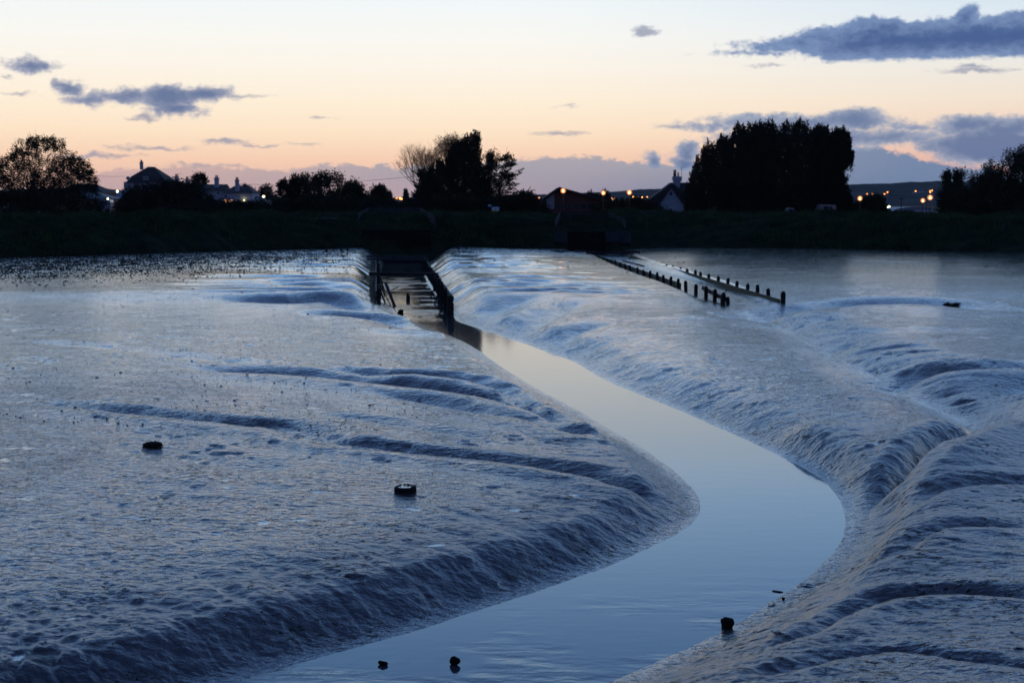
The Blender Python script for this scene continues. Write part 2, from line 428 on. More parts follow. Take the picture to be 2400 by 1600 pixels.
    st = N('ShaderNodeMix'); st.data_type = 'FLOAT'; Lk(at_w.outputs['Fac'], st.inputs[0]); st.inputs[2].default_value = 1.0; st.inputs[3].default_value = .02
    Lk(mth('MULTIPLY', CALMR, mth('SUBTRACT', 1, mth('MULTIPLY', at_c.outputs['Fac'], .55))), p.inputs['Roughness'])
    Lk(mth('MULTIPLY', st.outputs[0], mth('SUBTRACT', 1, mth('MULTIPLY', at_c.outputs['Fac'], .86))), b.inputs['Strength'])
    Lk(h, b.inputs['Height']); Lk(b.outputs[0], p.inputs['Normal'])
    return m
M['mud'] = mud_mat()
def water_mat():
    m = bpy.data.materials.new('creek_water'); m.use_nodes = True; nt = m.node_tree; p = nt.nodes['Principled BSDF']
    N = nt.nodes.new; Lk = nt.links.new
    p.inputs['Base Color'].default_value = (.045, .052, .06, 1)
    p.inputs['Roughness'].default_value = .06; p.inputs['IOR'].default_value = 1.40
    tcn = N('ShaderNodeTexCoord')
    mp = N('ShaderNodeMapping'); mp.inputs['Scale'].default_value = (.8, 1.9, 1); Lk(tcn.outputs['Object'], mp.inputs[0])
    n1 = N('ShaderNodeTexNoise'); n1.inputs['Scale'].default_value = 1.6; n1.inputs['Detail'].default_value = 5; Lk(mp.outputs[0], n1.inputs[0])
    at_w = N('ShaderNodeAttribute'); at_w.attribute_name = 'ripple'
    b = N('ShaderNodeBump'); b.inputs['Distance'].default_value = .05
    Lk(at_w.outputs['Fac'], b.inputs['Strength']); Lk(n1.outputs[0], b.inputs['Height']); Lk(b.outputs[0], p.inputs['Normal'])
    return m
M['water'] = water_mat()

# ------------------------------------------------------------------ the mud and the creek
LSH = D([(890, 714), (960, 742), (1040, 772), (1090, 796), (1150, 842), (1250, 902), (1330, 942), (1400, 986), (1480, 1030), (1540, 1075), (1590, 1120),
         (1609, 1150), (1606, 1180), (1580, 1213), (1500, 1255), (1400, 1300), (1250, 1353), (1100, 1400), (950, 1450), (800, 1490), (650, 1533), (520, 1570), (200, 1660), (-200, 1770)])
RSH = D([(1040, 734), (1062, 743), (1150, 770), (1250, 806), (1320, 830), (1380, 870), (1480, 910), (1560, 942), (1650, 982), (1750, 1027), (1850, 1076), (1900, 1110),
         (1930, 1150), (1946, 1190), (1935, 1240), (1900, 1285), (1850, 1330), (1780, 1377), (1700, 1424), (1640, 1460), (1550, 1500), (1470, 1536), (1390, 1572), (1150, 1690), (1000, 1790)])
WL = [(-12.2, 150), (-12.0, 128)] + [onz(x, y, 0) for x, y in LSH]
WR = [(-7.9, 150), (-7.7, 118)] + [onz(x, y, 0) for x, y in RSH]
WL = smoothline(WL); WR = smoothline(WR)
def G(pts, z=.8): return smoothline([onz(x, y, z) for x, y in D(pts)], 2)
CREEK = smoothline([(8.9, 150), (8.9, 120), (9.6, 100), (11.0, 78)] + [onz(x, y, z) for (x, y), z in zip(
    D([(1700, 705), (1760, 735), (1830, 768), (1900, 802), (1980, 842), (2050, 872), (2120, 906), (2190, 938), (2250, 968), (2300, 992), (2310, 1002), (2250, 1026), (2180, 1056), (2125, 1086), (2085, 1118), (2060, 1142), (2015, 1168), (1950, 1190)]),
    [.55] * 3 + [.5] * 4 + [.42] * 4 + [.35, .3, .22, .15, .08, .02, 0])], 2)
SIDE = G([(2700, 880), (2500, 880), (2352, 893), (2280, 905), (2240, 935), (2255, 958)], .55)
NC, NR = 1400, 1060
uu = np.linspace(-.52, .52, NC)
q0, q1 = 8.5 ** -.7, 175.0 ** -.7
yy = np.linspace(q0, q1, NR) ** (-1 / .7)
X = (uu[None, :] * yy[:, None]).astype(np.float32); Y = np.repeat(yy[:, None], NC, 1).astype(np.float32)
wig = vnoise(X * .9, Y * .9, 3) * .12 + vnoise(X * 3.1, Y * 3.1, 4) * .05 + vnoise(X * 9, Y * 9, 5) * .03
dL, sL, _ = poly_dist(X, Y, WL); dR, sR, _ = poly_dist(X, Y, WR)
ins = inside(X, Y, WL + WR[::-1])
dch = np.minimum(dL, dR); sgn = np.where(ins, -1, 1)
side_left = (dL < dR)
d = dch * sgn + wig * np.clip(dch * .8 + .32, 0, 1) * .8
rowdy = np.gradient(yy)[:, None]
def oct_(fx, amp, seed, ang=0, sx=1, sy=1):
    x, y = rot(X, Y, ang)
    wl = 1 / fx
    fade = np.clip((wl / rowdy - 1.2) / 1.6, 0, 1)
    return vnoise(x * fx * sx, y * fx * sy, seed) * amp * fade
P = .80 + .25 * sstep(Y, 50, 120) + .10 * vnoise(X * .05, Y * .05, 11) + .07 * vnoise(X * .16 + 3, Y * .12, 12)
P = P - .30 * np.exp(-((X - 9.6 + (Y - 70) * .04) / 7) ** 2) * sstep(Y, 58, 72)
steep = np.where(side_left, 1.0, .75)
step = np.where(side_left, .36, .26)
rill_s = np.where(side_left, sL, sR)
rill = np.abs(vnoise(rill_s * .95 + vnoise(X * 1.3, Y * 1.3, 20) * .9, dch * .55, 21)) * 2
rill2 = np.abs(vnoise(rill_s * 3.3 + vnoise(X * 2, Y * 2, 22) * .6, dch * .35, 23)) * 2
dd = np.maximum(d, 0)
foot = .035 * np.clip(dd / .5, 0, 1)
rise = sstep(dd, .15, .15 + 1.15 / steep)
shore = foot + step * rise + (P - step) * (1 - np.exp(-np.maximum(dd - .3, 0) / np.where(side_left, 7.0, 3.2)))
bandm = sstep(dd, .15, .6) * (1 - sstep(dd, 1.6, 4.5))
shore = shore - bandm * (.020 * (1 - sstep(rill, 0, .35)) + .014 * (1 - sstep(rill2, 0, .4)))
h = np.where(d > 0, shore, np.maximum(d * .35, -.35))
# banks held up by the timber walls upstream
wallz = sstep(Y, 66, 72)
hw = np.where(d > 0, .15 + (P + .05) * sstep(dd, .05, 2.2), np.maximum(d * .5, -.3))
crease = np.abs(vnoise(rill_s * .55 + dch * .1 + 5, dch * .10, 31)) * 2
hw = hw - sstep(dd, .1, .8) * (1 - sstep(dd, 4, 14)) * .20 * (1 - sstep(crease, 0, .5))
h = h * (1 - wallz) + hw * wallz
TONG = [onz(x, y, .8) for x, y in D([(1800, 960), (1900, 1010), (2000, 1045), (2090, 1030), (2180, 990), (2230, 975)])]
dt_, _, _ = poly_dist(X, Y, TONG)
h = h + .42 * np.exp(-(dt_ / 1.3) ** 2) * sstep(d, .1, 1.0)
# the side creek
dc, sc, sdc = poly_dist(X, Y, CREEK)
tot = sum(math.dist(a, b) for a, b in zip(CREEK[:-1], CREEK[1:]))
f = sc / tot
cs_, cz_, cw_ = [0], [.56], [1.5]
for x_, y_, z_, zz_, w_ in ((1700, 705, .55, .58, 1.6), (1760, 735, .55, .48, 1.2), (1900, 802, .55, .38, 1.15), (2050, 872, .5, .30, 1.15), (2190, 938, .42, .22, 1.1), (2300, 992, .42, .20, .9), (2250, 1026, .3, .13, .6), (2125, 1086, .15, .08, .5), (2060, 1142, .08, .05, .45), (1950, 1190, 0, .04, .45)):
    a_, b_ = onz(x_ / .98, y_ / .98, z_); _, q_, _ = poly_dist(np.array([a_]), np.array([b_]), CREEK); cs_.append(float(q_[0])); cz_.append(zz_); cw_.append(w_)
zc = np.interp(sc, cs_, cz_)
wdt = np.interp(sc, cs_, cw_) * np.where(sdc < 0, 1 - .62 * sstep(sc, cs_[5], cs_[6] + .5), 1) * np.where((sdc > 0) & (Y < 66), 1 + .5 * (1 - sstep(sc, cs_[4], cs_[5])), 1)
dcw = dc + vnoise(X * .8, Y * .8, 41) * .25 + vnoise(X * 2.6, Y * 2.6, 42) * .10
crill = np.abs(vnoise(sc * 1.1 + dc * .25 * sdc, dc * .15, 43)) * 2
bed = np.clip(dcw / wdt - .12, 0, None)
prof_ = 1 - np.exp(-(bed / 1.0) ** 1.5)
prof_ = prof_ - (np.where(sdc < 0, .22, .03) * (.5 + vnoise(X * .7, Y * .7, 44))) * (1 - sstep(crill, 0, .4)) * sstep(bed, .15, .6) * (1 - sstep(bed, 1.2, 3.0))
gro = sstep(Y, 64, 70)
prof_ = prof_ * (1 - gro) + gro * sstep(dc, 1.3, 1.9)
hc = zc + (np.maximum(h, zc) - zc) * prof_
near = dc < 14
h = np.where(near & (d > 0), np.minimum(h, hc), h)
# the crest of the near bank along the side creek
CREST = G([(1990, 1200), (2040, 1170), (2088, 1120), (2125, 1085), (2185, 1055), (2255, 1025), (2320, 1003), (2420, 985)], .80)
dk_, _, sk_ = poly_dist(X, Y, CREST)
h = h + .20 * np.exp(-(dk_ / np.where(sk_ < 0, .35, 1.6)) ** 2) * sstep(h, .08, .35)
# gullies running to the water
def gully(pts, w, depth, z=.8, asym=1.6, lip=.35):
    global h
    dg, sg, sdg = poly_dist(X, Y, G(pts, z))
    if pts[0][0] > pts[-1][0]: sdg = -sdg
    depth = depth * 1.5
    L = sum(math.dist(a, b) for a, b in zip(G(pts, z)[:-1], G(pts, z)[1:]))
    fr_ = np.clip(sg / L, 0, 1); taper = np.minimum(sstep(fr_, -.02, .3), 1)
    wv = w * (.75 + .5 * (vnoise(sg * .8, sg * 0 + 1, 51) + .5))
    dw = dg + vnoise(X * 2.2, Y * 2.2, 52) * .12 * np.clip(dg / w, 0, 1)
    far = np.where(sdg * ASIDE > 0, w * .42, wv * asym)
    k = np.exp(-(dw / np.maximum(far, w * .5)) ** 1.6)
    h = h - depth * taper * k * (.85 + .35 * (vnoise(sg * .5, sg * 0, 53) + .5)) * sstep(h, .05, .45)
    h = h + lip * depth * taper * np.exp(-((dg - w * 2.2) / (w * 1.2)) ** 2) * sstep(h, .2, .5)
ASIDE = 1
gully([(-60, 912), (0, 915), (150, 925), (300, 940), (450, 955), (560, 962), (650, 976), (720, 995), (800, 1003), (950, 1015), (1100, 1026), (1250, 1036), (1400, 1057), (1500, 1075), (1560, 1095)], .34, .13)
gully([(380, 836), (580, 845), (720, 850), (850, 862), (1000, 873), (1130, 889), (1230, 907), (1300, 928)], .55, .19)
gully([(700, 832), (800, 838), (880, 846), (960, 841), (1060, 848), (1140, 860), (1200, 884)], .5, .17)
gully([(840, 880), (900, 893), (1000, 906), (1120, 925), (1230, 940), (1330, 958)], .4, .10)
gully([(700, 935), (800, 940), (950, 962), (1080, 975)], .3, .05)
gully([(480, 688), (600, 690), (680, 690), (760, 686), (850, 702)], .9, .20)
gully([(660, 714), (760, 712), (880, 718), (960, 738)], .7, .16)
gully([(600, 660), (700, 664), (800, 672), (860, 690)], .8, .10)
gully([(0, 780), (200, 790), (400, 812), (560, 826)], .5, .04)
gully([(300, 1010), (420, 1040), (600, 1060)], .5, .04)
gully([(560, 962), (640, 958), (700, 968), (760, 985)], .35, .09)
gully([(2420, 1213), (2352, 1210), (2250, 1208), (2170, 1210), (2110, 1225), (2060, 1255), (2000, 1262)], .22, .07, .6)
gully([(2500, 1390), (2352, 1377), (2280, 1368), (2200, 1360), (2100, 1357), (2000, 1367), (1930, 1388), (1870, 1422), (1800, 1442)], .20, .10, .55)
gully([(2500, 1600), (2352, 1560), (2200, 1532), (2100, 1510), (2050, 1500), (1960, 1508), (1850, 1525), (1760, 1545)], .14, .05, .5)
gully([(2450, 1120), (2352, 1118), (2260, 1118), (2170, 1125), (2120, 1140)], .24, .05, .6)
gully([(2450, 712), (2352, 716), (2250, 712), (2150, 700), (2000, 698), (1880, 703), (1780, 712), (1730, 722)], 1.1, .20, .75)
gully([(2450, 845), (2352, 850), (2250, 852), (2150, 846), (2080, 855), (2040, 868)], .55, .12, .7)
gully([(2300, 770), (2150, 762), (2000, 768), (1900, 790)], .8, .05, .75)
gully([(1330, 700), (1280, 722), (1220, 740), (1140, 752)], .8, .14, .6)
gully([(1250, 690), (1180, 700), (1110, 715), (1060, 728)], .8, .11, .6)
gully([(1420, 745), (1330, 752), (1250, 780)], .6, .10, .6)
for g_, w_, z1 in ((SIDE, .9, .45),):
    dg, sg, _ = poly_dist(X, Y, g_)
    hh = z1 + (np.maximum(h, z1) - z1) * (1 - np.exp(-(dg / w_) ** 1.5))
    h = np.where(dg < 10, np.minimum(h, hh), h)
# broad drainage swells sloping towards the creek, then lumps
sx_, sy_ = rot(X, Y, R(-12))
out = sstep(d, .3, 3)
h = h + out * (.009 * vnoise(sx_ * .25, sy_ * 1.0, 61) + oct_(.45, .024, 62))
rx, ry = rot(X, Y, R(20))
ridge = np.abs(vnoise(rx * .35, ry * 1.7, 63)) * 2
h = h - out * .006 * (1 - sstep(ridge, 0, .3)) * np.clip((.6 / rowdy - .8), 0, 1)
rough = .55 + .9 * sstep(vnoise(X * .15, Y * .15, 64) + .15 * vnoise(X * .6, Y * .6, 65), -.1, .25)
rough = np.where(~side_left & (Y > 20), rough * .85, rough)
rough = np.where(~side_left & (Y < 26) & (X > 3), rough * (.5 + .5 * sstep(Y, 21, 26)), rough)
rough = rough * (1 - .85 * sstep(Y, 60, 100)) * np.where(side_left, 1 - .5 * sstep(Y, 26, 42), 1)
rough = rough * (.35 + .65 * sstep(dd, .3, 1.2))
bandm2 = np.exp(-((dd - .8) / .7) ** 2)
rough = rough * (1 + .5 * bandm2)
dr = (d > 0)
h = h + dr * rough * (oct_(1.1, .014, 70, .3) + oct_(2.3, .010, 71, .9) + oct_(4.7, .011, 72, 1.7) + oct_(9.1, .009, 73, 2.2) + oct_(17, .005, 74, .5))
h = h + dr * bandm * (oct_(5.5, .019, 75, .8) + oct_(12, .015, 76, 1.3) + oct_(24, .007, 77, .2))
pitn = vnoise(X * 2.1, Y * 2.1, 80) + .6 * vnoise(X * 5.3, Y * 5.3, 81); clus = vnoise(X * .33, Y * .33, 82) + .4 * vnoise(X * .9, Y * .9, 83)
pit = sstep(pitn, .28, .5) * sstep(clus, .02, .22)
h = h - dr * pit * .028 * np.clip((.5 / rowdy - .8), 0, 1) * sstep(dd, .6, 1.4)
dark = np.clip(pit * .25, 0, 1)
wet = np.zeros_like(h)
wet = np.maximum(wet, (1 - sstep(dc / np.maximum(wdt, .1), .0, .12)) * (d > 0) * .35 * sstep(vnoise(X * 1.3, Y * .7, 98), -.25, .1))
wet = np.maximum(wet, .45 * (1 - sstep(dd, .0, .35)) * dr)
# weed-dark zone under the left bank
algae = sstep(vnoise(X * 1.8, Y * .9, 90) + vnoise(X * 4.5, Y * 2, 91) * .6 + .35 * sstep(Y - X * .95, 112, 150), .02, .22)
azone = sstep(Y + (-X) * .95 + 12 * vnoise(X * .06, Y * .05, 92), 92, 132) * sstep(-X, 5, 20)
azone = np.maximum(azone, .7 * sstep(Y, 112, 128) * sstep(X, -9, -2) * (1 - sstep(X, 5, 10)))
dark = np.maximum(dark, .6 * sstep(Y, 84, 96) * (1 - sstep(dc, 1.2, 1.6)))  # not weed: far groyne creek floor coloured darker to dull its pale sky reflection
dark = np.clip(np.maximum(dark, azone * (.45 + .55 * algae)), 0, 1)
# stamped puddles and footprints
def stamp(px, py, rx_, ry_, dep, ang=0, z=.8, wetv=1, lipv=.35):
    wx, wy = onz(px / .98, py / .98, z)
    r = max(rx_, ry_) * 2.2
    j0 = np.searchsorted(yy, wy - r); j1 = np.searchsorted(yy, wy + r) + 1
    i0 = np.searchsorted(uu, (wx - r) / wy) - 3; i1 = np.searchsorted(uu, (wx + r) / wy) + 3
    i0 = max(i0, 0); i1 = min(i1, NC); j1 = min(j1, NR)
    if i1 <= i0 or j1 <= j0: return
    xs = X[j0:j1, i0:i1] - wx; ys = Y[j0:j1, i0:i1] - wy
    a, b = rot(xs, ys, ang); e = np.sqrt((a / rx_) ** 2 + (b / ry_) ** 2) + .8 * vnoise(xs * 5 + px, ys * 7, 97) + .5 * vnoise(xs * 14 + px, ys * 14, 96)
    lvl = h[j0:j1, i0:i1].mean()
    k = 1 - sstep(e, .75, 1.15)
    lip = np.exp(-((e - 1.35) / .28) ** 2)
    hh = h[j0:j1, i0:i1]
    h[j0:j1, i0:i1] = hh * (1 - k) + ((lvl if wetv > .5 else hh) - dep) * k + lip * lipv * dep
    wet[j0:j1, i0:i1] = np.maximum(wet[j0:j1, i0:i1], (1 - sstep(e, .7, .9)) * wetv)
PUD = [(447, 1044, .17, .11), (520, 1086, .10, .07), (522, 1100, .15, .08), (60, 1130, .20, .10), (10, 1050, .18, .12), (45, 1023, .25, .09), (65, 1024, .16, .08), (605, 1168, .14, .10), (40, 1430, .17, .12), (60, 1478, .30, .20),
       (130, 1545, .35, .14), (240, 918, .28, .08), (60, 902, .22, .10), (135, 917, .2, .09), (820, 1265, .15, .08), (1000, 1200, .16, .08), (720, 925, .22, .1), (830, 950, .18, .1), (1320, 1095, .14, .07),
       (955, 1133, .18, .11), (730, 1104, .12, .08), (690, 1160, .13, .08), (850, 1040, .12, .08), (1180, 1128, .15, .08), (2010, 995, .25, .09), (160, 1360, .10, .06), (500, 1190, .12, .08), (300, 1165, .2, .07)]
for k_, (a_, b_, c_, e_) in enumerate(PUD): stamp(a_, b_, c_ * .95, e_ * 1.0, .004, (k_ % 5) * .2 - .4, lipv=.1)
for k_ in range(80):            # dimples and footprints
    a_ = random.uniform(0, 2352); b_ = random.uniform(880, 1560)
    if 1200 < a_ < 1980 and b_ > 900 + (a_ - 1200) * .2 and random.random() < .9: continue
    s_ = random.uniform(.04, .09)
    stamp(a_, b_, s_ * random.uniform(1, 1.8), s_ * .8, random.uniform(.004, .014), random.uniform(-1, 1), .7, random.choice([0, 0, 0, .9]), .3)
yn = Y + 14 * vnoise(X * .05, Y * .05, 99)
calm = np.clip(np.where(side_left, .60, .46) * sstep(Y + 6 * vnoise(X * .15, Y * .12, 89), 24, 44) + .40 * sstep(yn, 62, 100), 0, 1) * (1 - .25 * azone)
right_near = inside(X, Y, [onz(x, y, .6) for x, y in D([(1390, 1600), (1700, 1424), (1850, 1330), (1946, 1210), (2090, 1100), (2320, 990), (2800, 900), (3200, 1700), (1400, 2400), (900, 2000)])])
dry = np.where(right_near, .55 + .6 * vnoise(X * .8, Y * .8, 87), 0).clip(0, 1) * (1 - wet)
dry = np.maximum(dry, .9 * (sdc < 0) * sstep(dcw, .15, .5) * (1 - sstep(dcw, 2.2, 3.6)) * (Y < 70) * (d > 1))
dry = np.maximum(dry, .95 * bandm * (d > 0) * (1 - sstep(Y, 24, 40)))
V = np.stack([X, Y, h], -1).reshape(-1, 3)
idx = np.arange(NC * NR).reshape(NR, NC)
FQ = np.stack([idx[:-1, :-1], idx[:-1, 1:], idx[1:, 1:], idx[1:, :-1]], -1).reshape(-1, 4)
mud = npmesh('mudflat', V, FQ, M['mud'], smooth=True, attrs={'wet': wet, 'dark': dark, 'calm': calm, 'dry': dry})
tag(mud, kind='structure')
def hat(x, y):                   # height of the mud at a point
    j = min(max(int(np.searchsorted(yy, y)), 1), NR - 1); i = min(max(int(np.searchsorted(uu, x / y)), 1), NC - 1)
    return float(h[j, i])
def onmud(px, py):               # point of the mud seen at a photo pixel
    z = .6
    for _ in range(8): x, y = onz(px, py, z); z = .5 * z + .5 * max(hat(x, y), 0)
    return Vector((x, y, max(hat(x, y), 0)))
# water sheet
wy_ = np.concatenate([np.linspace(8, 40, 260), np.linspace(40.3, 150, 260)]); wx_ = np.linspace(-1, 1, 120)
WX = np.interp(wy_, [8, 14, 25, 40, 66, 150], [-2, -1, 1.5, 1, -3, -10])[:, None] + wx_[None, :] * np.interp(wy_, [8, 15, 25, 40, 60, 150], [9, 9, 8, 8, 5, 4])[:, None]
WY = np.repeat(wy_[:, None], 120, 1)
rip = .03 + .05 * sstep(WY, 62, 74) + .85 * sstep(WY, 64, 72) * (1 - sstep(WY, 98, 112)) * sstep(vnoise(WX * .5, WY * .9, 17) + .4 * vnoise(WX * 1.5, WY * 2.2, 18), .0, .2) + .45 * (1 - sstep(WY, 16, 21)) * sstep(vnoise(WX * .7, WY * .9, 7) + .4 * vnoise(WX * 2, WY * 2, 9), .02, .25)
WH = np.zeros_like(WX)
for (px, py) in ((1066, 1552), (897, 1552), (1704, 1470), (2000, 1300), (1255, 1490), (1400, 1590)):   # rings round the stones
    cx_, cy_ = onz(px, py, 0); rr = np.hypot(WX - cx_, WY - cy_)
    WH += .004 * np.sin(rr * 26) * np.exp(-rr / .55)
ix = np.arange(WX.size).reshape(WX.shape)
wf = np.stack([ix[:-1, :-1], ix[:-1, 1:], ix[1:, 1:], ix[1:, :-1]], -1).reshape(-1, 4)
water = npmesh('creek_water', np.stack([WX, WY, WH], -1).reshape(-1, 3), wf, M['water'], smooth=True, attrs={'ripple': rip})
tag(water, kind='structure')

# ------------------------------------------------------------------ embankment, land, hills
BASE = [(-75, 84), (-55, 96), (-40, 108), (-30, 119), (-22, 129), (-14, 136.5), (-6, 139), (2, 141), (12, 141), (22, 137), (32, 130), (44, 121), (58, 112), (80, 100)]
BASE = smoothline(BASE, 2)
bl = np.array(BASE)
nrm = np.gradient(bl, axis=0); nrm = np.stack([-nrm[:, 1], nrm[:, 0]], 1); nrm /= np.linalg.norm(nrm, axis=1)[:, None]
seg = np.concatenate([[0], np.cumsum(np.linalg.norm(np.diff(bl, axis=0), axis=1))])
ns_ = 620; ss = np.linspace(0, seg[-1], ns_)
bx_ = np.interp(ss, seg, bl[:, 0]); by_ = np.interp(ss, seg, bl[:, 1]); nx_ = np.interp(ss, seg, nrm[:, 0]); ny_ = np.interp(ss, seg, nrm[:, 1])
offs = np.concatenate([np.linspace(-3, 12, 60), np.linspace(12.5, 24, 14)])
def bankz(o, s):
    return np.interp(o, [-3, -.5, 0, .8, 3, 6, 8.5, 10.5, 14, 20, 24], [.2, .8, 1.0, 1.5, 2.6, 3.9, 4.35, 4.4, 4.3, 3.1, 2.9])
EO, ES = np.meshgrid(offs, ss, indexing='ij')
wob = (vnoise(ES * .12, ES * 0, 71) * 2.4 + vnoise(ES * .55, ES * 0, 72) * 1.1 + vnoise(ES * 1.7, ES * 0, 73) * .5) * (1 - sstep(EO, 0, 6))
EX = bx_[None] + nx_[None] * (EO + wob); EY = by_[None] + ny_[None] * (EO + wob)
EZ = bankz(EO, ES) + (vnoise(EX * .25, EY * .25, 5) * .7 + vnoise(EX * .9, EY * .9, 6) * .35 + vnoise(EX * 2.3, EY * 2.3, 8) * .18) * sstep(EO, -1.5, 2) * (1 - sstep(EO, 14, 22))
ix = np.arange(EX.size).reshape(EX.shape)
ef = np.stack([ix[:-1, :-1], ix[:-1, 1:], ix[1:, 1:], ix[1:, :-1]], -1).reshape(-1, 4)
tag(npmesh('embankment', np.stack([EX, EY, EZ], -1).reshape(-1, 3), ef, M['bank'], smooth=True), kind='structure')
def bank_point(s, o):
    x = np.interp(s, ss, bx_) + np.interp(s, ss, nx_) * o; y = np.interp(s, ss, by_) + np.interp(s, ss, ny_) * o
    i = int(np.clip(np.searchsorted(offs, o), 0, len(offs) - 1)); j = int(np.clip(np.searchsorted(ss, s), 0, ns_ - 1))
    return x, y, EZ[i, j]
# land behind, and round the sides, out to the horizon (an even sheet with the mud basin left out)
gx = [-9000, -3000, -1000, -300, 300, 1000, 3000, 9000]
ring = [(bx_[i] + nx_[i] * 22, by_[i] + ny_[i] * 22) for i in range(0, ns_, 12)] + [(bx_[-1] + nx_[-1] * 22, by_[-1] + ny_[-1] * 22)]
lv = []; lf = []
for k_, (a_, b_) in enumerate(ring): lv += [(a_, b_, 3.0), (a_ * 2.2, b_ * 2.2, 3.0), (a_ * 90, b_ * 90, 3.0)]
for k_ in range(len(ring) - 1):
    a_ = k_ * 3; lf += [(a_, a_ + 3, a_ + 4, a_ + 1), (a_ + 1, a_ + 4, a_ + 5, a_ + 2)]
tag(pymesh('ground', lv, lf, M['land']), kind='structure')
# hills
def ridge(name, prof, Yc, depth, rough_):
    px = np.array([p[0] for p in prof], float); pz = np.array([at(p[0], p[1], Yc).z for p in prof]); pxw = (px - 1200) / F * Yc * 1.0
    n = 500; xs = np.linspace(pxw[0], pxw[-1], n); top = np.interp(xs, pxw, pz)
    rows = np.linspace(0, 1, 30); XX = np.repeat(xs[None], 30, 0); fr2 = rows[:, None]
    YY = Yc + (fr2 - .6) * depth + 0 * XX
    prof2 = np.interp(rows, [0, .3, .6, .8, 1], [0, .55, 1, .8, .2])[:, None]
    ZZ = 2 + (top[None] - 2) * prof2 + vnoise(XX * .02, YY * .02, 3) * rough_ + np.abs(vnoise(XX * .09, YY * .03, 4)) * rough_ * 1.2 * prof2
    ix = np.arange(XX.size).reshape(XX.shape)
    return tag(npmesh(name, np.stack([XX, YY, ZZ], -1).reshape(-1, 3), np.stack([ix[:-1, :-1], ix[:-1, 1:], ix[1:, 1:], ix[1:, :-1]], -1).reshape(-1, 4), M['hill'], smooth=True), kind='structure')
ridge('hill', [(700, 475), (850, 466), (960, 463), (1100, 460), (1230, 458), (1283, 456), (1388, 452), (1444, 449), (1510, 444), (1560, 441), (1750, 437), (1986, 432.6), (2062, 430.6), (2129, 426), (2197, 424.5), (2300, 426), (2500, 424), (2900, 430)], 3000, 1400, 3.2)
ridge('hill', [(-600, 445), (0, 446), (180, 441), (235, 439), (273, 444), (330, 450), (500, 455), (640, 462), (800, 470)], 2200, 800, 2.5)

# grass on the bank: nobody could count it
def grass_patch(name, n, orange, hrange, wd, m, seed):
    r = np.random.default_rng(seed)
    s = r.uniform(0, ss[-1], n); o = r.uniform(*orange, n)
    x = np.interp(s, ss, bx_) + np.interp(s, ss, nx_) * o; y = np.interp(s, ss, by_) + np.interp(s, ss, ny_) * o
    oi = np.clip(np.searchsorted(offs, o), 0, len(offs) - 1); si = np.clip(np.searchsorted(ss, s), 0, ns_ - 1)
    z = EZ[oi, si] - .05
    cl = np.clip(vnoise(x * .5, y * .5, seed) + .5, .05, 1) ** 1.3
    hh = r.uniform(*hrange, n) * (.4 + 1.1 * cl); a = r.uniform(0, 2 * math.pi, n); w = wd * r.uniform(.6, 1.4, n)
    lean = r.normal(0, .35, (n, 2)) * hh[:, None]
    p0 = np.stack([x - np.cos(a) * w, y - np.sin(a) * w, z], -1); p1 = np.stack([x + np.cos(a) * w, y + np.sin(a) * w, z], -1)
    p2 = np.stack([x + lean[:, 0], y + lean[:, 1], z + hh], -1)
    Vv = np.stack([p0, p1, p2], 1).reshape(-1, 3)
    return tag(npmesh(name, Vv, np.arange(3 * n).reshape(-1, 3), m), 'long rough grass covering the dark bank behind the mudflat', 'grass', kind='stuff')
grass_patch('grass', 90000, (.4, 13), (.15, .55), .035, M['grass'], 21)

def weed_bed(n):
    r = np.random.default_rng(77)
    u_ = r.uniform(-.46, -.02, n); y = 60 / (1 - r.uniform(0, 1, n) * .55); x = u_ * y
    j = np.clip(np.searchsorted(yy, y), 1, NR - 1); i = np.clip(np.searchsorted(uu, u_), 1, NC - 1)
    keep = (r.uniform(0, 1, n) < azone[j, i] ** 1.2 * (.25 + .75 * algae[j, i])) & (d[j, i] > 1.5)
    x, y, j, i = x[keep], y[keep], j[keep], i[keep]; n = len(x)
    z = h[j, i] - .01; hh = r.uniform(.02, .085, n); a = r.uniform(0, 2 * math.pi, n); w = r.uniform(.03, .10, n)
    p0 = np.stack([x - np.cos(a) * w, y - np.sin(a) * w, z], -1); p1 = np.stack([x + np.cos(a) * w, y + np.sin(a) * w, z], -1)
    p2 = np.stack([x + r.normal(0, .04, n), y + r.normal(0, .04, n), z + hh], -1)
    tag(npmesh('shore_weed', np.stack([p0, p1, p2], 1).reshape(-1, 3), np.arange(3 * n).reshape(-1, 3), M['weed']), 'low dark weed growing on the mud below the left bank', 'weed', kind='stuff')
weed_bed(210000)
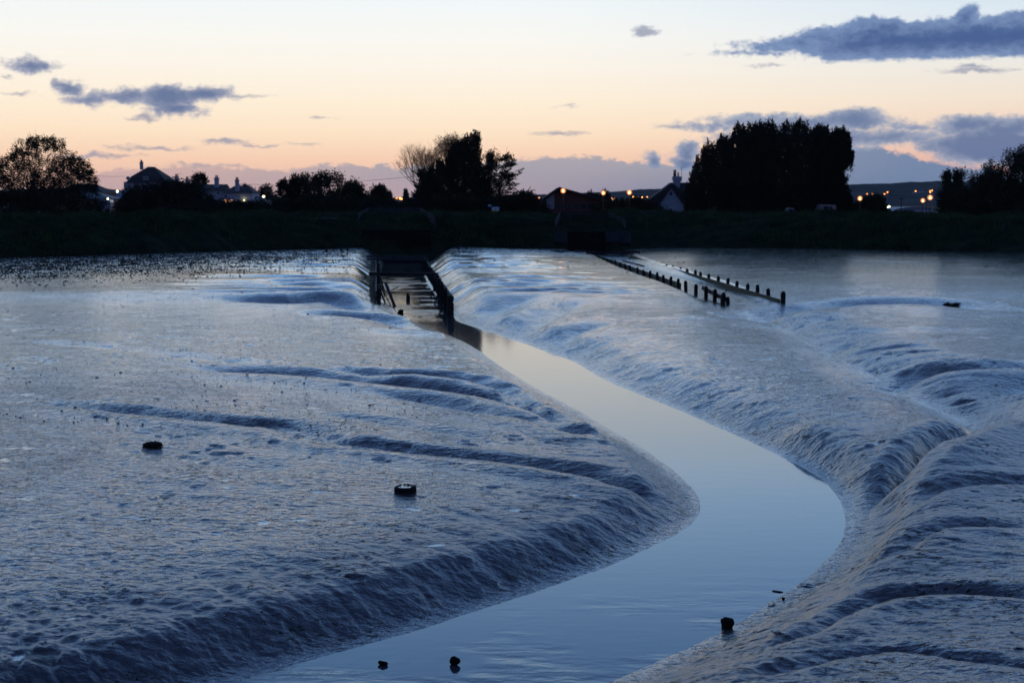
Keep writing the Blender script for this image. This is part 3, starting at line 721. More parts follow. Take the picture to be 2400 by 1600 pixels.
# crumbs of mud, shell and weed scattered over the flat
def crumbs():
    r = np.random.default_rng(5); v = []; f = []
    base = np.array([(1, 0, 0), (-1, 0, 0), (0, 1, 0), (0, -1, 0), (0, 0, 1), (0, 0, -1)], float)
    tri = np.array([(0, 2, 4), (2, 1, 4), (1, 3, 4), (3, 0, 4), (2, 0, 5), (1, 2, 5), (3, 1, 5), (0, 3, 5)])
    Vs = []; n = 0
    for zone, cnt in (('near', 1500), ('mid', 2600), ('far', 9000), ('bank', 1500)):
        for _ in range(cnt):
            if zone == 'near': px, py = r.uniform(0, 2400), r.uniform(900, 1600)
            elif zone == 'mid': px, py = r.uniform(0, 1000), r.uniform(680, 1000)
            elif zone == 'far': px, py = r.uniform(-60, 900) , 590 + 105 * r.beta(1, 1.5)
            else: px, py = r.uniform(990, 2400), 585 + 60 * r.beta(1, 2)
            x, y = onz(px, py, .95 if py < 760 else .75)
            if y > 139: continue
            j = min(max(int(np.searchsorted(yy, y)), 1), NR - 1); i = min(max(int(np.searchsorted(uu, x / y)), 1), NC - 1)
            if d[j, i] < .5: continue
            if zone == 'far' and r.random() > azone[j, i] + .12: continue
            if zone == 'near' and r.random() < .55 and clus[j, i] < .05: continue
            s = {'near': .006, 'mid': .011, 'far': .026, 'bank': .028}[zone] * r.lognormal(0, .45)
            q = base * (s * r.uniform(.6, 1.8), s * r.uniform(.6, 1.5), s * r.uniform(.25, .6)) * r.uniform(.7, 1.3, (6, 1))
            Vs.append(q + (x, y, float(h[j, i]) + s * .2)); n += 1
    V_ = np.concatenate(Vs); F_ = (tri[None] + 6 * np.arange(n)[:, None, None]).reshape(-1, 3)
    tag(npmesh('mud_crumbs', V_, F_, M['weed']), 'dark crumbs of weed, shell and mud strewn over the flat', 'debris', kind='stuff')
crumbs()

# ------------------------------------------------------------------ trees
def inpoly(x, z, poly):
    r = False; n = len(poly)
    for i in range(n):
        ax, ay = poly[i]; bx, by = poly[(i + 1) % n]
        if (ay > z) != (by > z) and x < (bx - ax) * (z - ay) / (by - ay) + ax: r = not r
    return r
def leaves(P0, dirs, ls, r, asp=2.2):      # one leaf-sized triangle at each point, long axis roughly along dirs
    n = len(P0)
    dv = dirs + r.normal(0, .45, (n, 3)); dv /= np.linalg.norm(dv, axis=1)[:, None] + 1e-6
    o = r.normal(0, 1, (n, 3)); o -= dv * (o * dv).sum(1)[:, None]; o /= np.linalg.norm(o, axis=1)[:, None] + 1e-6
    L = ls * r.uniform(.6, 1.5, (n, 1)); w = L / asp
    v = np.stack([P0 - o * w, P0 + o * w, P0 + dv * L * 1.6], 1).reshape(-1, 3)
    return v
def ground_z(y): return 3.0
def tree(name, label, cat, group, px, Yc, depth, nclump, per, ls, cr, leafm, style='broad', trunkpx=None, gap=.0, limbs=14, seed=1, basez=None, twigs=0):
    r = np.random.default_rng(seed); pr = random.Random(seed)
    if style == 'broad' and gap == 0: nclump = int(nclump * 1.7); per += 3
    poly = [(v.x, v.z) for v in (at(a, b, Yc) for a, b in px)]
    A_ = np.array(poly); x0, z0 = A_.min(0); x1, z1 = A_.max(0)
    cx = (x0 + x1) / 2 if trunkpx is None else at(trunkpx, 450, Yc).x
    bz = 3.0 if basez is None else basez
    root = empty(name, (cx, Yc, bz), label, cat, group)
    cand = r.uniform((x0, z0), (x1, z1), (nclump * 12, 2))
    XX = cand[:, 0]; ZZ = cand[:, 1]
    m = inside(XX, ZZ, poly)
    dist, _, _ = poly_dist(XX, ZZ, poly + [poly[0]])
    m &= dist > cr * .35
    if gap > 0:
        g = vnoise(XX * .55 + seed, ZZ * .7, seed) + .5 * vnoise(XX * 1.5, ZZ * 1.5, seed + 1)
        m &= (g > -.5 + gap) | (r.random(len(XX)) < .25)
    XX = XX[m][:nclump]; ZZ = ZZ[m][:nclump]; dist = dist[m][:nclump]
    Rr = max(min(x1 - x0, z1 - z0) * .5, .5)
    tt = depth * np.sqrt(np.clip(1 - (1 - np.minimum(dist / Rr, 1)) ** 2, .03, 1))
    sgn_ = r.choice([-1, 1], len(XX)); YY = Yc + tt * sgn_ * r.uniform(.15, 1, len(XX)) ** .6
    Cc = np.stack([XX, YY, ZZ], 1)
    ax = np.array([cx, Yc, z0 + (z1 - z0) * .35])
    out = Cc - ax; out /= np.linalg.norm(out, axis=1)[:, None] + 1e-6
    if style == 'plume': out = out * .55 + (0, 0, .75)
    elif style == 'tier': out = out * (1, 1, .1) + (0, 0, .12)
    else: out = out + (0, 0, .25)
    Pp = np.repeat(Cc, per, 0); Dd = np.repeat(out, per, 0)
    k = r.normal(0, 1, (len(Pp), 3))
    if style == 'broad': Pp = Pp + k * cr * .55
    elif style == 'plume': Pp = Pp + k * cr * (.35, .35, .30) + Dd * r.uniform(-1.5, .9, (len(Pp), 1)) * cr
    else: Pp = Pp + k * cr * (.35, .35, .12) + Dd * r.uniform(-1, 1.4, (len(Pp), 1)) * cr * 1.1
    if style != 'broad':            # sprays standing out of the crown's edge
        sp_, sd_ = [], []
        cc = A_.mean(0); ex = []
        for (ax_, az_), (bx2, bz2) in zip(poly, poly[1:] + poly[:1]):
            nseg = max(1, int(math.hypot(bx2 - ax_, bz2 - az_) / .7))
            ex += [(ax_ + (bx2 - ax_) * q / nseg, az_ + (bz2 - az_) * q / nseg, q == 0) for q in range(nseg)]
        for ex_, ez_, vert in ex:
            if ez_ < z0 + .6: continue
            d_ = np.array([ex_ - cx, 0, (ez_ - (z0 + (z1 - z0) * (.35 if style == 'plume' else .0))) * .8]); d_ /= np.linalg.norm(d_) + 1e-6
            d_ = d_ * (1, 1, .9 if style == 'plume' else .25) + (0, r.normal(0, .2), .35 if style == 'plume' else .05); d_ /= np.linalg.norm(d_)
            L_ = r.uniform(.8, 1.4) * cr * 2.2; m_ = int(46 if vert else 26)
            if not vert: L_ *= r.uniform(.5, .9)
            elif style == 'plume': L_ *= 1.5
            if style == 'plume' and ez_ > z0 + (z1 - z0) * .6: d_ = d_ * (.45, 1, 1) + (0, 0, .5); d_ /= np.linalg.norm(d_); L_ = r.uniform(1.0, 1.9); m_ = 70; ez_ += r.uniform(-.1, .55)
            t_ = r.uniform(-1, 0, (m_, 1)); e0 = np.array([ex_, Yc + r.normal(0, .5), ez_]) + (0 if vert else r.normal(0, .12))
            sp_.append(e0 + d_ * L_ * t_ + r.normal(0, 1, (m_, 3)) * (-t_) * cr * .42); sd_.append(np.tile(d_, (m_, 1)))
        if sp_: Pp = np.concatenate([Pp] + sp_); Dd = np.concatenate([Dd] + sd_)
    v = leaves(Pp, Dd, ls, r)
    npmesh('crown', v, np.arange(len(v)).reshape(-1, 3), leafm, root)
    # trunk and limbs
    mb = MB(); H_ = z1 - bz; tr = max(.10, H_ * .022)
    topz = bz + H_ * (.8 if style != 'broad' else .55)
    tp = [(cx + (i / 4) * (np.mean(A_[:, 0]) - cx) * .6, Yc, bz - .3 + (topz - bz) * i / 4) for i in range(5)]
    mb.tube(tp, [tr, tr * .8, tr * .62, tr * .42, tr * .15], 7)
    if len(Cc):
        for i in range(limbs):
            c = Cc[pr.randrange(len(Cc))]; k0 = pr.uniform(.2, .85); s0 = Vector(tp[0]).lerp(Vector(tp[-1]), k0)
            e = Vector(c); mid_ = s0.lerp(e, .5) + Vector((0, 0, .08 * H_ * (0 if style == 'tier' else 1)))
            rr = tr * .35 * (1 - k0 * .6)
            mb.tube([s0, s0.lerp(mid_, .5) + Vector((0, 0, .02 * H_)), mid_, e], [rr, rr * .75, rr * .5, rr * .15], 4)
        for i in range(twigs):
            c = Vector(Cc[pr.randrange(len(Cc))]); dv_ = (c - Vector(ax)).normalized() + Vector((pr.uniform(-.4, .4), pr.uniform(-.4, .4), pr.uniform(0, .7)))
            mb.tube([c - dv_ * .6, c, c + dv_ * pr.uniform(.3, .9)], [.03, .022, .01], 3)
    mb.build('trunk', M['bark'], root)
    return root
def bare_tree(name, label, cat, group, base, top_z, spread, levels, seed, leafm=None, nleaf=0, ls=.1, lean=0, fan=.5, first=7):
    pr = random.Random(seed); r = np.random.default_rng(seed)
    root = empty(name, base, label, cat, group)
    H_ = top_z - base[2]; mb = MB(); tips = []
    def grow(p, d_, L, rad, lv):
        q = p + d_ * L * .5 + Vector((pr.uniform(-.05, .05), pr.uniform(-.05, .05), 0)) * L
        e = q + (d_ + Vector((pr.uniform(-.15, .15), pr.uniform(-.15, .15), .12))).normalized() * L * .5
        mb.tube([p, q, e], [rad, rad * .8, rad * .6], 5 if lv > 2 else 3)
        if lv == 0: tips.append(e); return
        if lv <= 2: tips.append(q)
        for i in range(pr.choice([2, 3, 3])):
            a = pr.uniform(0, 6.28); s = pr.uniform(.3, .75) * fan * 1.3
            side_ = Vector((math.cos(a) * spread, math.sin(a) * spread, 0))
            nd = (d_ + side_ * s + Vector((0, 0, .25))).normalized()
            grow(e if i else q.lerp(e, .6), nd, L * pr.uniform(.68, .86), rad * .6, lv - 1)
    b = Vector(base)
    trunkL = H_ * .2
    mb.tube([b - Vector((0, 0, .3)), b + Vector((0, 0, trunkL))], [H_ * .02, H_ * .016], 7)
    for i in range(first):
        a = pr.uniform(0, 6.28); s = pr.uniform(.1, 1) * fan
        dv_ = Vector((math.cos(a) * s * spread + lean, math.sin(a) * s * spread, 1)).normalized()
        grow(b + Vector((0, 0, trunkL * pr.uniform(.6, 1))), dv_, H_ * .235, H_ * .008, levels)
    zs = [v.z for v in mb.v]; k = (top_z - base[2]) / (max(zs) - base[2])
    for v in mb.v: v.z = base[2] + (v.z - base[2]) * k
    for v in tips: v.z = base[2] + (v.z - base[2]) * k
    mb.build('trunk', M['bark'], root)
    if leafm and nleaf:
        T = np.array([tuple(q) for q in tips]); sel = T[r.integers(0, len(T), nleaf)] + r.normal(0, ls * 1.6, (nleaf, 3))
        v = leaves(sel, np.tile([0, 0, -.2], (nleaf, 1)), ls, r, 1.5)
        npmesh('crown', v, np.arange(len(v)).reshape(-1, 3), leafm, root)
    return root

# left-hand tree with sky showing through its crown
tree('spreading_tree', 'big spreading tree with sky showing through its crown, far left', 'tree', None,
     [(-160, 470), (-150, 400), (-90, 370), (-40, 372), (0, 375), (18, 366), (38, 360), (40, 338), (60, 325), (85, 321), (115, 322), (142, 325), (148, 342), (165, 352), (180, 358), (188, 372), (203, 378), (208, 395), (215, 408), (224, 420), (222, 440), (226, 462), (150, 475), (0, 475)],
     172, 4.5, 1900, 34, .10, .36, M['leaf'], 'broad', 70, .36, 110, 3, twigs=260)
tree('hedgerow', 'low dark hedge under the spreading tree at far left', 'hedge', None,
     [(-200, 520), (-200, 455), (-80, 450), (60, 452), (160, 455), (215, 462), (235, 478), (240, 520)], 168, 3, 420, 20, .16, .6, M['leaf'], 'broad', 0, 0, 10, 4)
tree('round_bush', 'wide rounded dark bush in front of the mansard house', 'bush', 'bushes behind the bank',
     [(262, 520), (280, 470), (300, 447), (325, 438), (350, 431), (372, 430), (400, 424), (430, 428), (465, 440), (488, 455), (505, 480), (512, 520)], 190, 4, 900, 20, .15, .55, M['leaf'], 'broad', 380, 0, 10, 5)
tree('small_round_tree', 'small round-headed dark tree among the terrace chimneys', 'tree', None,
     [(447, 430), (452, 415), (462, 407), (474, 408), (484, 418), (486, 425), (478, 432), (470, 445), (455, 445)], 205, 1.6, 160, 16, .14, .4, M['leaf'], 'broad', 463, .1, 10, 6)
tree('broadleaf_tree', 'small dark tree rising behind the terrace roofs', 'tree', None,
     [(560, 470), (560, 440), (572, 434), (585, 440), (592, 450), (602, 452), (600, 470)], 320, 3, 160, 16, .22, .7, M['leaf'], 'broad', 578, 0, 6, 7)
tree('broadleaf_tree', 'hazy round tree left of the tall conifers, beside the white lamp', 'tree', None,
     [(606, 480), (606, 448), (615, 436), (628, 432), (636, 438), (640, 452), (648, 470), (645, 480)], 340, 3, 200, 16, .22, .7, M['leaf'], 'broad', 624, .1, 8, 8)
tree('conifer', 'dark conifer with a tiered outline left of the feathery tree', 'tree', 'conifers left of centre',
     [(645, 500), (648, 462), (652, 442), (650, 430), (660, 424), (667, 416), (672, 424), (680, 428), (690, 440), (692, 500)], 200, 2.4, 330, 18, .15, .45, M['needle'], 'tier', 667, 0, 10, 9)
tree('conifer', 'dark twin-topped conifer between the tiered one and the feathery tree', 'tree', 'conifers left of centre',
     [(675, 500), (678, 430), (684, 414), (694, 411), (702, 416), (710, 409), (722, 412), (730, 430), (734, 500)], 203, 2.6, 420, 18, .15, .45, M['needle'], 'plume', 703, 0, 10, 10)
bare_tree('feathery_tree', 'feathery half-bare tree right of the twin-topped conifer', 'tree', None, tuple(at(775, 500, 196)[:2]) + (3.0,), at(775, 399, 196).z, .9, 5, 12, M['leaf'], 2600, .13, 0, .62)
bare_tree('feathery_tree', 'thin bare tree between the twin-topped conifer and the feathery one', 'tree', None, tuple(at(737, 500, 199)[:2]) + (3.0,), at(737, 411, 199).z, .8, 4, 13, M['leaf'], 500, .12, 0, .45)
tree('round_bush', 'dark bush at the foot of the feathery tree', 'bush', 'bushes behind the bank',
     [(690, 520), (700, 470), (740, 452), (790, 446), (812, 428), (828, 424), (842, 432), (852, 450), (866, 455), (872, 520)], 190, 4, 700, 20, .15, .55, M['leaf'], 'broad', 780, 0, 10, 14)
tree('round_bush', 'blunt dark bush standing alone left of the central trees', 'bush', 'bushes behind the bank',
     [(866, 520), (868, 470), (872, 448), (880, 440), (888, 437), (900, 440), (906, 452), (905, 475), (908, 520)], 188, 2, 360, 18, .15, .45, M['leaf'], 'broad', 888, 0, 8, 15)
for x_, y_, w_, l_ in ((913, 452, 6, 'far slim poplar left of the orange lights'), (951, 448, 6, 'far slim poplar right of the orange lights')):
    tree('poplar', l_, 'tree', 'far poplars by the orange lights', [(x_ - w_, 485), (x_ - w_, 462), (x_ - 3, y_), (x_ + 2, y_ - 2), (x_ + w_, 460), (x_ + w_, 485)], 420, 1.5, 120, 14, .3, .6, M['leaf'], 'plume', x_, 0, 4, 16)
tree('hedgerow', 'long dark hedge along the bank left of the left sluice', 'hedge', None,
     [(430, 530), (440, 478), (520, 472), (600, 474), (700, 470), (800, 466), (900, 472), (960, 474), (965, 530)], 180, 2.5, 1200, 18, .16, .55, M['leaf'], 'broad', 700, 0, 10, 17)
# central group
tree('leaning_conifer', 'tallest central conifer with a wind-slanted top', 'tree', None,
     [(966, 500), (968, 455), (975, 448), (972, 435), (985, 432), (963, 424), (985, 420), (980, 408), (966, 400), (990, 402), (1008, 395), (1024, 384), (1030, 374), (1046, 378), (1052, 358), (1060, 345), (1070, 336),
      (1078, 332), (1095, 322), (1113, 312), (1124, 314), (1125, 330), (1122, 345), (1128, 355), (1126, 372), (1132, 392), (1150, 430), (1150, 500)], 178, 4.2, 2300, 18, .14, .42, M['needle'], 'plume', 1085, 0, 20, 18)
bare_tree('bare_tree', 'pale bare twiggy tree behind the slanted conifer, left side', 'tree', None, tuple(at(1005, 500, 190)[:2]) + (3.0,), at(1005, 326, 190).z, 1.25, 6, 30, M['leaf_brown'], 900, .06, -.16, .55, 8)
bare_tree('bare_tree', 'tall thin-leaved tree rising behind the slanted conifer', 'tree', None, tuple(at(1060, 500, 193)[:2]) + (3.0,), at(1060, 308, 193).z, .8, 6, 31, M['leaf_brown'], 2400, .09, -.04, .42, 7)
tree('cedar', 'layered cedar with drooping shelves right of the slanted conifer', 'tree', None,
     [(1110, 500), (1120, 400), (1135, 388), (1150, 372), (1165, 380), (1180, 362), (1192, 358), (1204, 372), (1207, 384), (1198, 396), (1190, 402), (1204, 404), (1228, 396), (1222, 406), (1206, 412), (1200, 420), (1212, 432), (1204, 440), (1218, 448), (1205, 456), (1200, 500)],
     180, 3.4, 620, 18, .13, .42, M['needle'], 'tier', 1160, .30, 60, 20, twigs=60)
bare_tree('bare_tree', 'small half-bare sapling showing above the layered cedar', 'tree', None, tuple(at(1150, 500, 188)[:2]) + (3.0,), at(1150, 346, 188).z, .5, 5, 33, M['leaf_brown'], 1600, .11, .04, .36, 5)
tree('round_bush', 'broad low bush between the cedar and the red clubhouse', 'bush', 'bushes behind the bank',
     [(1130, 530), (1150, 478), (1200, 458), (1232, 449), (1250, 456), (1262, 470), (1285, 490), (1290, 530)], 176, 3, 560, 18, .15, .5, M['leaf'], 'broad', 1210, 0, 8, 21)
tree('hedgerow', 'dark hedge below the central trees', 'hedge', None,
     [(950, 540), (955, 470), (1050, 462), (1150, 466), (1160, 480), (1165, 540)], 170, 2.5, 600, 18, .16, .55, M['leaf'], 'broad', 1050, 0, 8, 22)
tree('garden_tree', 'small dark tree behind the right end of the clubhouse roof', 'tree', None,
     [(1380, 490), (1378, 458), (1386, 450), (1394, 458), (1402, 462), (1412, 448), (1424, 452), (1432, 470), (1430, 490)], 215, 1.6, 260, 16, .16, .45, M['leaf'], 'plume', 1400, 0, 8, 23)
tree('round_bush', 'dark bush between the clubhouse and the white cottage', 'bush', 'bushes behind the bank',
     [(1380, 530), (1395, 482), (1420, 472), (1450, 470), (1490, 466), (1520, 476), (1545, 484), (1560, 500), (1560, 530)], 180, 2.6, 600, 18, .15, .5, M['leaf'], 'broad', 1460, 0, 8, 24)
# cypress row
cyp = [('leftmost of the row of tall cypresses, beside the cottage', [(1600, 530), (1608, 480), (1606, 450), (1614, 420), (1622, 400), (1634, 372), (1648, 350), (1660, 334), (1670, 345), (1682, 328), (1692, 320), (1704, 326), (1712, 345), (1716, 420), (1716, 530)], 1668),
       ('second cypress from the left in the tall row', [(1690, 530), (1700, 400), (1710, 330), (1722, 300), (1730, 292), (1740, 300), (1756, 292), (1770, 300), (1780, 330), (1780, 530)], 1738),
       ('third cypress from the left in the tall row, highest top', [(1760, 530), (1762, 320), (1770, 292), (1778, 287), (1786, 296), (1800, 284), (1810, 288), (1817, 305), (1818, 340), (1820, 530)], 1795),
       ('cypress just right of the notch in the tall row', [(1816, 530), (1812, 350), (1824, 308), (1836, 290), (1846, 286), (1860, 296), (1874, 284), (1888, 288), (1897, 298), (1900, 330), (1903, 530)], 1858),
       ('narrow cypress second from the right in the tall row', [(1897, 530), (1901, 322), (1912, 300), (1924, 294), (1934, 306), (1940, 298), (1943, 330), (1950, 530)], 1925),
       ('rightmost cypress of the tall row with a bulging side', [(1938, 530), (1945, 322), (1952, 304), (1962, 304), (1974, 302), (1986, 316), (1992, 335), (1985, 345), (1998, 362), (1996, 380), (1978, 392), (1972, 410), (1988, 418), (1976, 432), (1990, 450), (1994, 480), (1990, 530)], 1958)]
for k_, (l_, p_, t_) in enumerate(cyp):
    tree('cypress', l_, 'tree', 'tall cypresses in a row right of the cottage', p_, 182 + (k_ % 3) * 1.5, 3.0, 1900, 20, .14, .36, M['needle'], 'plume', t_, 0, 16, 40 + k_)
tree('hedgerow', 'dark hedge running under the cypress row', 'hedge', None,
     [(1560, 540), (1565, 505), (1640, 500), (1800, 500), (1990, 498), (2100, 503), (2200, 505), (2200, 540)], 165, 2, 900, 18, .15, .5, M['leaf'], 'broad', 1800, 0, 6, 50)
tree('round_bush', 'dark mounded bush by the single globe lamp right of the cypresses', 'bush', 'bushes behind the bank',
     [(1990, 530), (1998, 492), (2008, 478), (2030, 465), (2052, 458), (2066, 464), (2070, 482), (2080, 500), (2080, 530)], 182, 2.6, 460, 18, .15, .5, M['leaf'], 'broad', 2040, 0, 6, 51)
tree('willow_scrub', 'large dark scrub tree filling the right edge', 'tree', None,
     [(2196, 540), (2204, 500), (2204, 440), (2230, 432), (2260, 428), (2290, 424), (2320, 418), (2345, 408), (2365, 392), (2400, 378), (2500, 350), (2560, 400), (2560, 540)], 150, 5, 3600, 22, .12, .45, M['leaf'], 'broad', 2380, .22, 50, 52, twigs=160)
for k_, (x_, y_, s_, l_) in enumerate(((2218, 396, .4, 'thin leafy sapling at the left edge of the right-hand scrub'), (2243, 391, .5, 'second leafy sapling along the top of the right-hand scrub'),
                                      (2290, 398, .9, 'low twiggy sapling in the middle of the right-hand scrub'), (2370, 345, .9, 'tallest leafy sapling on top of the right-hand scrub'),
                                      (2420, 325, .9, 'leafy sapling cut off by the right edge above the scrub'), (2325, 372, .8, 'leaning leafy sapling left of the tallest one'))):
    bare_tree('sapling', l_, 'tree', 'saplings standing out of the right-hand scrub', tuple(at(x_, 520, 150)[:2]) + (4.0,), at(x_, y_, 150).z, s_, 5, 60 + k_, M['leaf'], 1500, .085, 0, .42, 5)

# ------------------------------------------------------------------ buildings
def XZ(pts, Y_): return [(at(a, b, Y_).x, at(a, b, Y_).z) for a, b in pts]
def win(root, x0, x1, y0, y1, Y_, glass=None, frame=True):
    a = at(x0, y1, Y_); b = at(x1, y0, Y_)
    g = MB().box(a.x, b.x, Y_ - .03, Y_ + .05, a.z, b.z).build('window', glass or M['glass'], root)
    if frame:
        w = .07; m = MB()
        m.box(a.x - w, a.x, Y_ - .06, Y_ + .02, a.z - w, b.z + w).box(b.x, b.x + w, Y_ - .06, Y_ + .02, a.z - w, b.z + w)
        m.box(a.x, b.x, Y_ - .06, Y_ + .02, b.z, b.z + w).box(a.x, b.x, Y_ - .06, Y_ + .02, a.z - w, a.z)
        mx = (a.x + b.x) / 2; m.box(mx - w / 2, mx + w / 2, Y_ - .055, Y_ - .031, a.z, b.z)
        o = m.build('frame', M['frame'], root); o.parent = g
def chimney(root, parent, x0, x1, yt, yb, Y_, pots=((.3, .5), (.7, .5)), m=None):
    a = at(x0, yb, Y_); b = at(x1, yt, Y_); w = b.x - a.x
    mb = MB().box(a.x, b.x, Y_, Y_ + w, a.z - .6, b.z - w * .25).box(a.x - w * .12, b.x + w * .12, Y_ - w * .12, Y_ + w * 1.12, b.z - w * .25, b.z)
    c = mb.build('chimney', m or M['render'], root); c.parent = parent
    p = MB()
    for f_, ph in pots: p.tube([(a.x + w * f_, Y_ + w * .5, b.z), (a.x + w * f_, Y_ + w * .5, b.z + ph)], [.13, .10], 8)
    q = p.build('chimney_pots', M['pot'], root); q.parent = parent
def aerial(root, parent, x, y0, y1, Y_):
    a = at(x, y1, Y_); b = at(x, y0, Y_)
    m = MB().tube([a, b], .03, 5).beam((b.x - .1, Y_, b.z - .1), (b.x + .5, Y_ + .3, b.z - .02), .03, .03)
    for k in range(4): m.beam((b.x + k * .14, Y_ - .25, b.z - .08), (b.x + k * .14, Y_ + .25, b.z - .08), .02, .02)
    q = m.build('aerial', M['iron'], root); q.parent = parent
GZ = 2.95
# mansard house
Y0 = 300
hs = empty('mansard_house', (at(332, 450, Y0).x, Y0, 3.0), 'white house with a tall dark mansard roof and one chimney', 'house')
a = at(289, 426, Y0); b = at(377, 428, Y0)
MB().box(a.x, b.x, Y0 + .4, Y0 + 9, GZ, a.z).build('wall', M['render'], hs)
def mans(px, e, z):   # ring of the hipped roof
    xs = [at(p, 0, Y0).x for p in px]; return [(xs[0], Y0 + e, z), (xs[1], Y0 + e, z), (xs[1], Y0 + 9.4 - e, z), (xs[0], Y0 + 9.4 - e, z)]
rings = mans((284, 382), -.1, at(0, 428, Y0).z) + mans((294, 368), 1.0, at(0, 413, Y0).z) + mans((325, 339), 4.2, at(0, 390, Y0).z)
rf = pymesh('roof', rings, [(0, 1, 2, 3)] + [(i + k * 4, (i + 1) % 4 + k * 4, (i + 1) % 4 + k * 4 + 4, i + k * 4 + 4) for k in range(2) for i in range(4)] + [(8, 9, 10, 11)], M['tiles'], hs)
chimney(hs, rf, 327.5, 334, 380, 391, Y0 + 4.2, ((.3, .5), (.7, .4)))
for x_ in ((297, 303), (336, 341), (342, 347)): win(hs, x_[0], x_[1], 414.5, 421, Y0 - .02)
for x_ in ((291, 296), (300, 306), (352, 358)): win(hs, x_[0], x_[1], 432, 441, Y0 + .38)
# terrace
def gable_row(root, x0, x1, ye, yr, Y_, dep, wm_, rm_, hip=0, base=GZ):
    a = at(x0, ye, Y_); b = at(x1, ye, Y_); zr = at(x0, yr, Y_ + dep / 2).z
    MB().box(a.x, b.x, Y_ + .3, Y_ + dep - .3, base, a.z).build('wall', wm_, root)
    e = .25; hx = hip
    v = [(a.x - e, Y_, a.z - .05), (b.x + e, Y_, a.z - .05), (b.x + e, Y_ + dep, a.z - .05), (a.x - e, Y_ + dep, a.z - .05), (a.x - e + hx, Y_ + dep / 2, zr), (b.x + e - hx, Y_ + dep / 2, zr)]
    return pymesh('roof', v, [(0, 1, 2, 3), (0, 1, 5, 4), (2, 3, 4, 5), (0, 4, 3), (1, 2, 5)], rm_, root)
t1 = empty('terraced_house', (at(445, 450, 262).x, 262, 3.0), 'left end house of the chimneyed terrace, mostly hidden by the rounded bush', 'house', 'houses of the terrace')
r1 = gable_row(t1, 398, 474, 446, 431, 262, 8, M['render'], M['tiles'])
chimney(t1, r1, 409, 417, 414, 429, 266); chimney(t1, r1, 434, 442, 420, 431, 266); aerial(t1, r1, 419, 406, 430, 266); aerial(t1, r1, 444.5, 413, 430, 266)
t2 = empty('terraced_house', (at(500, 450, 258).x, 258, 3.0), 'middle terrace house with the thickest white chimney', 'house', 'houses of the terrace')
r2 = gable_row(t2, 474, 520, 447, 432, 258, 8, M['render'], M['tiles'])
chimney(t2, r2, 502.5, 511.5, 417, 438, 260); win(t2, 478, 484, 449, 457, 258.27); win(t2, 508, 515, 449, 457, 258.27)
t3 = empty('terraced_house', (at(548, 450, 255).x, 255, 3.0), 'right end terrace house with a lit porch window', 'house', 'houses of the terrace')
r3 = gable_row(t3, 523, 590, 452, 436, 255, 8, M['render'], M['tiles'], 1.5)
chimney(t3, r3, 551, 559, 422, 447, 256); win(t3, 526, 533, 456, 464, 255.27); win(t3, 524, 532, 468, 474, 255.27, M['litwin'])
win(t3, 536, 545, 468, 474, 255.27, M['litwin'])
a = at(572, 470, 254.9)
MB().tube([(a.x, 254.95, a.z + .12), (a.x, 254.95, a.z - .12)], .14, 8).build('porch_light', M['whitelight'], t3)
t4 = empty('bungalow', (at(600, 470, 248).x, 248, 3.0), 'low hipped slate-roofed bungalow right of the terrace', 'house')
gable_row(t4, 575, 622, 472, 460, 248, 7, M['render'], M['slate'], 2.5)
# left low buildings
t5 = empty('bungalow', (at(190, 460, 215).x, 215, 3.0), 'dark hipped-roof bungalow beneath the spreading tree', 'house')
gable_row(t5, 140, 252, 465, 449, 215, 8, M['brick'], M['slate'], 3.2)
t6 = empty('low_building', (at(255, 460, 250).x, 250, 3.0), 'low building with a pale sloping roof left of the mansard house', 'building')
gable_row(t6, 228, 284, 465, 449, 250, 8, M['brick'], M['metalroof'])
t7 = empty('bungalow', (at(180, 445, 232).x, 232, 3.0), 'dark roofed building showing between the spreading tree and the pale roof', 'house')
gable_row(t7, 130, 238, 452, 431, 232, 9, M['brick'], M['tiles'], 2.5)
# clubhouse
Y1 = 190
cl = empty('clubhouse', (at(1350, 480, Y1).x, Y1, 3.0), 'red boarded clubhouse with a low wide gable and a window row', 'clubhouse')
MB().prism(XZ([(1278, 505), (1278, 466), (1310.7, 442), (1450, 478), (1450, 505)], Y1), Y1, Y1 + 10).build('wall', M['boarding'], cl)
MB().prism(XZ([(1260, 473), (1310.7, 438.5), (1459, 479), (1459, 482), (1310.7, 443), (1262, 476)], Y1), Y1 - .9, Y1 + 10.6).build('roof', M['tiles'], cl)
MB().prism(XZ([(1280, 490), (1280, 467), (1299, 455), (1299, 490)], Y1), Y1 - .05, Y1 - .004).build('pale_panel', M['render'], cl)
for x_ in ((1301, 1313), (1315.5, 1327.5), (1330, 1342.5), (1344.5, 1357), (1361, 1374), (1378, 1392)): win(cl, x_[0], x_[1], 477, 488, Y1 - .02, frame=False)
for x_ in ((1282, 1286), (1287.5, 1291.5), (1293, 1297)): win(cl, x_[0], x_[1], 477, 487, Y1 - .08)
m = MB()
for x_ in (1300, 1314.2, 1328.7, 1343.5, 1358.5, 1376): 
    p_ = at(x_, 480, Y1); MB().box(p_.x - .09, p_.x + .09, Y1 - .12, Y1 - .06, at(0, 491, Y1).z, at(0, 474, Y1).z).build('post', M['boarding'], cl)
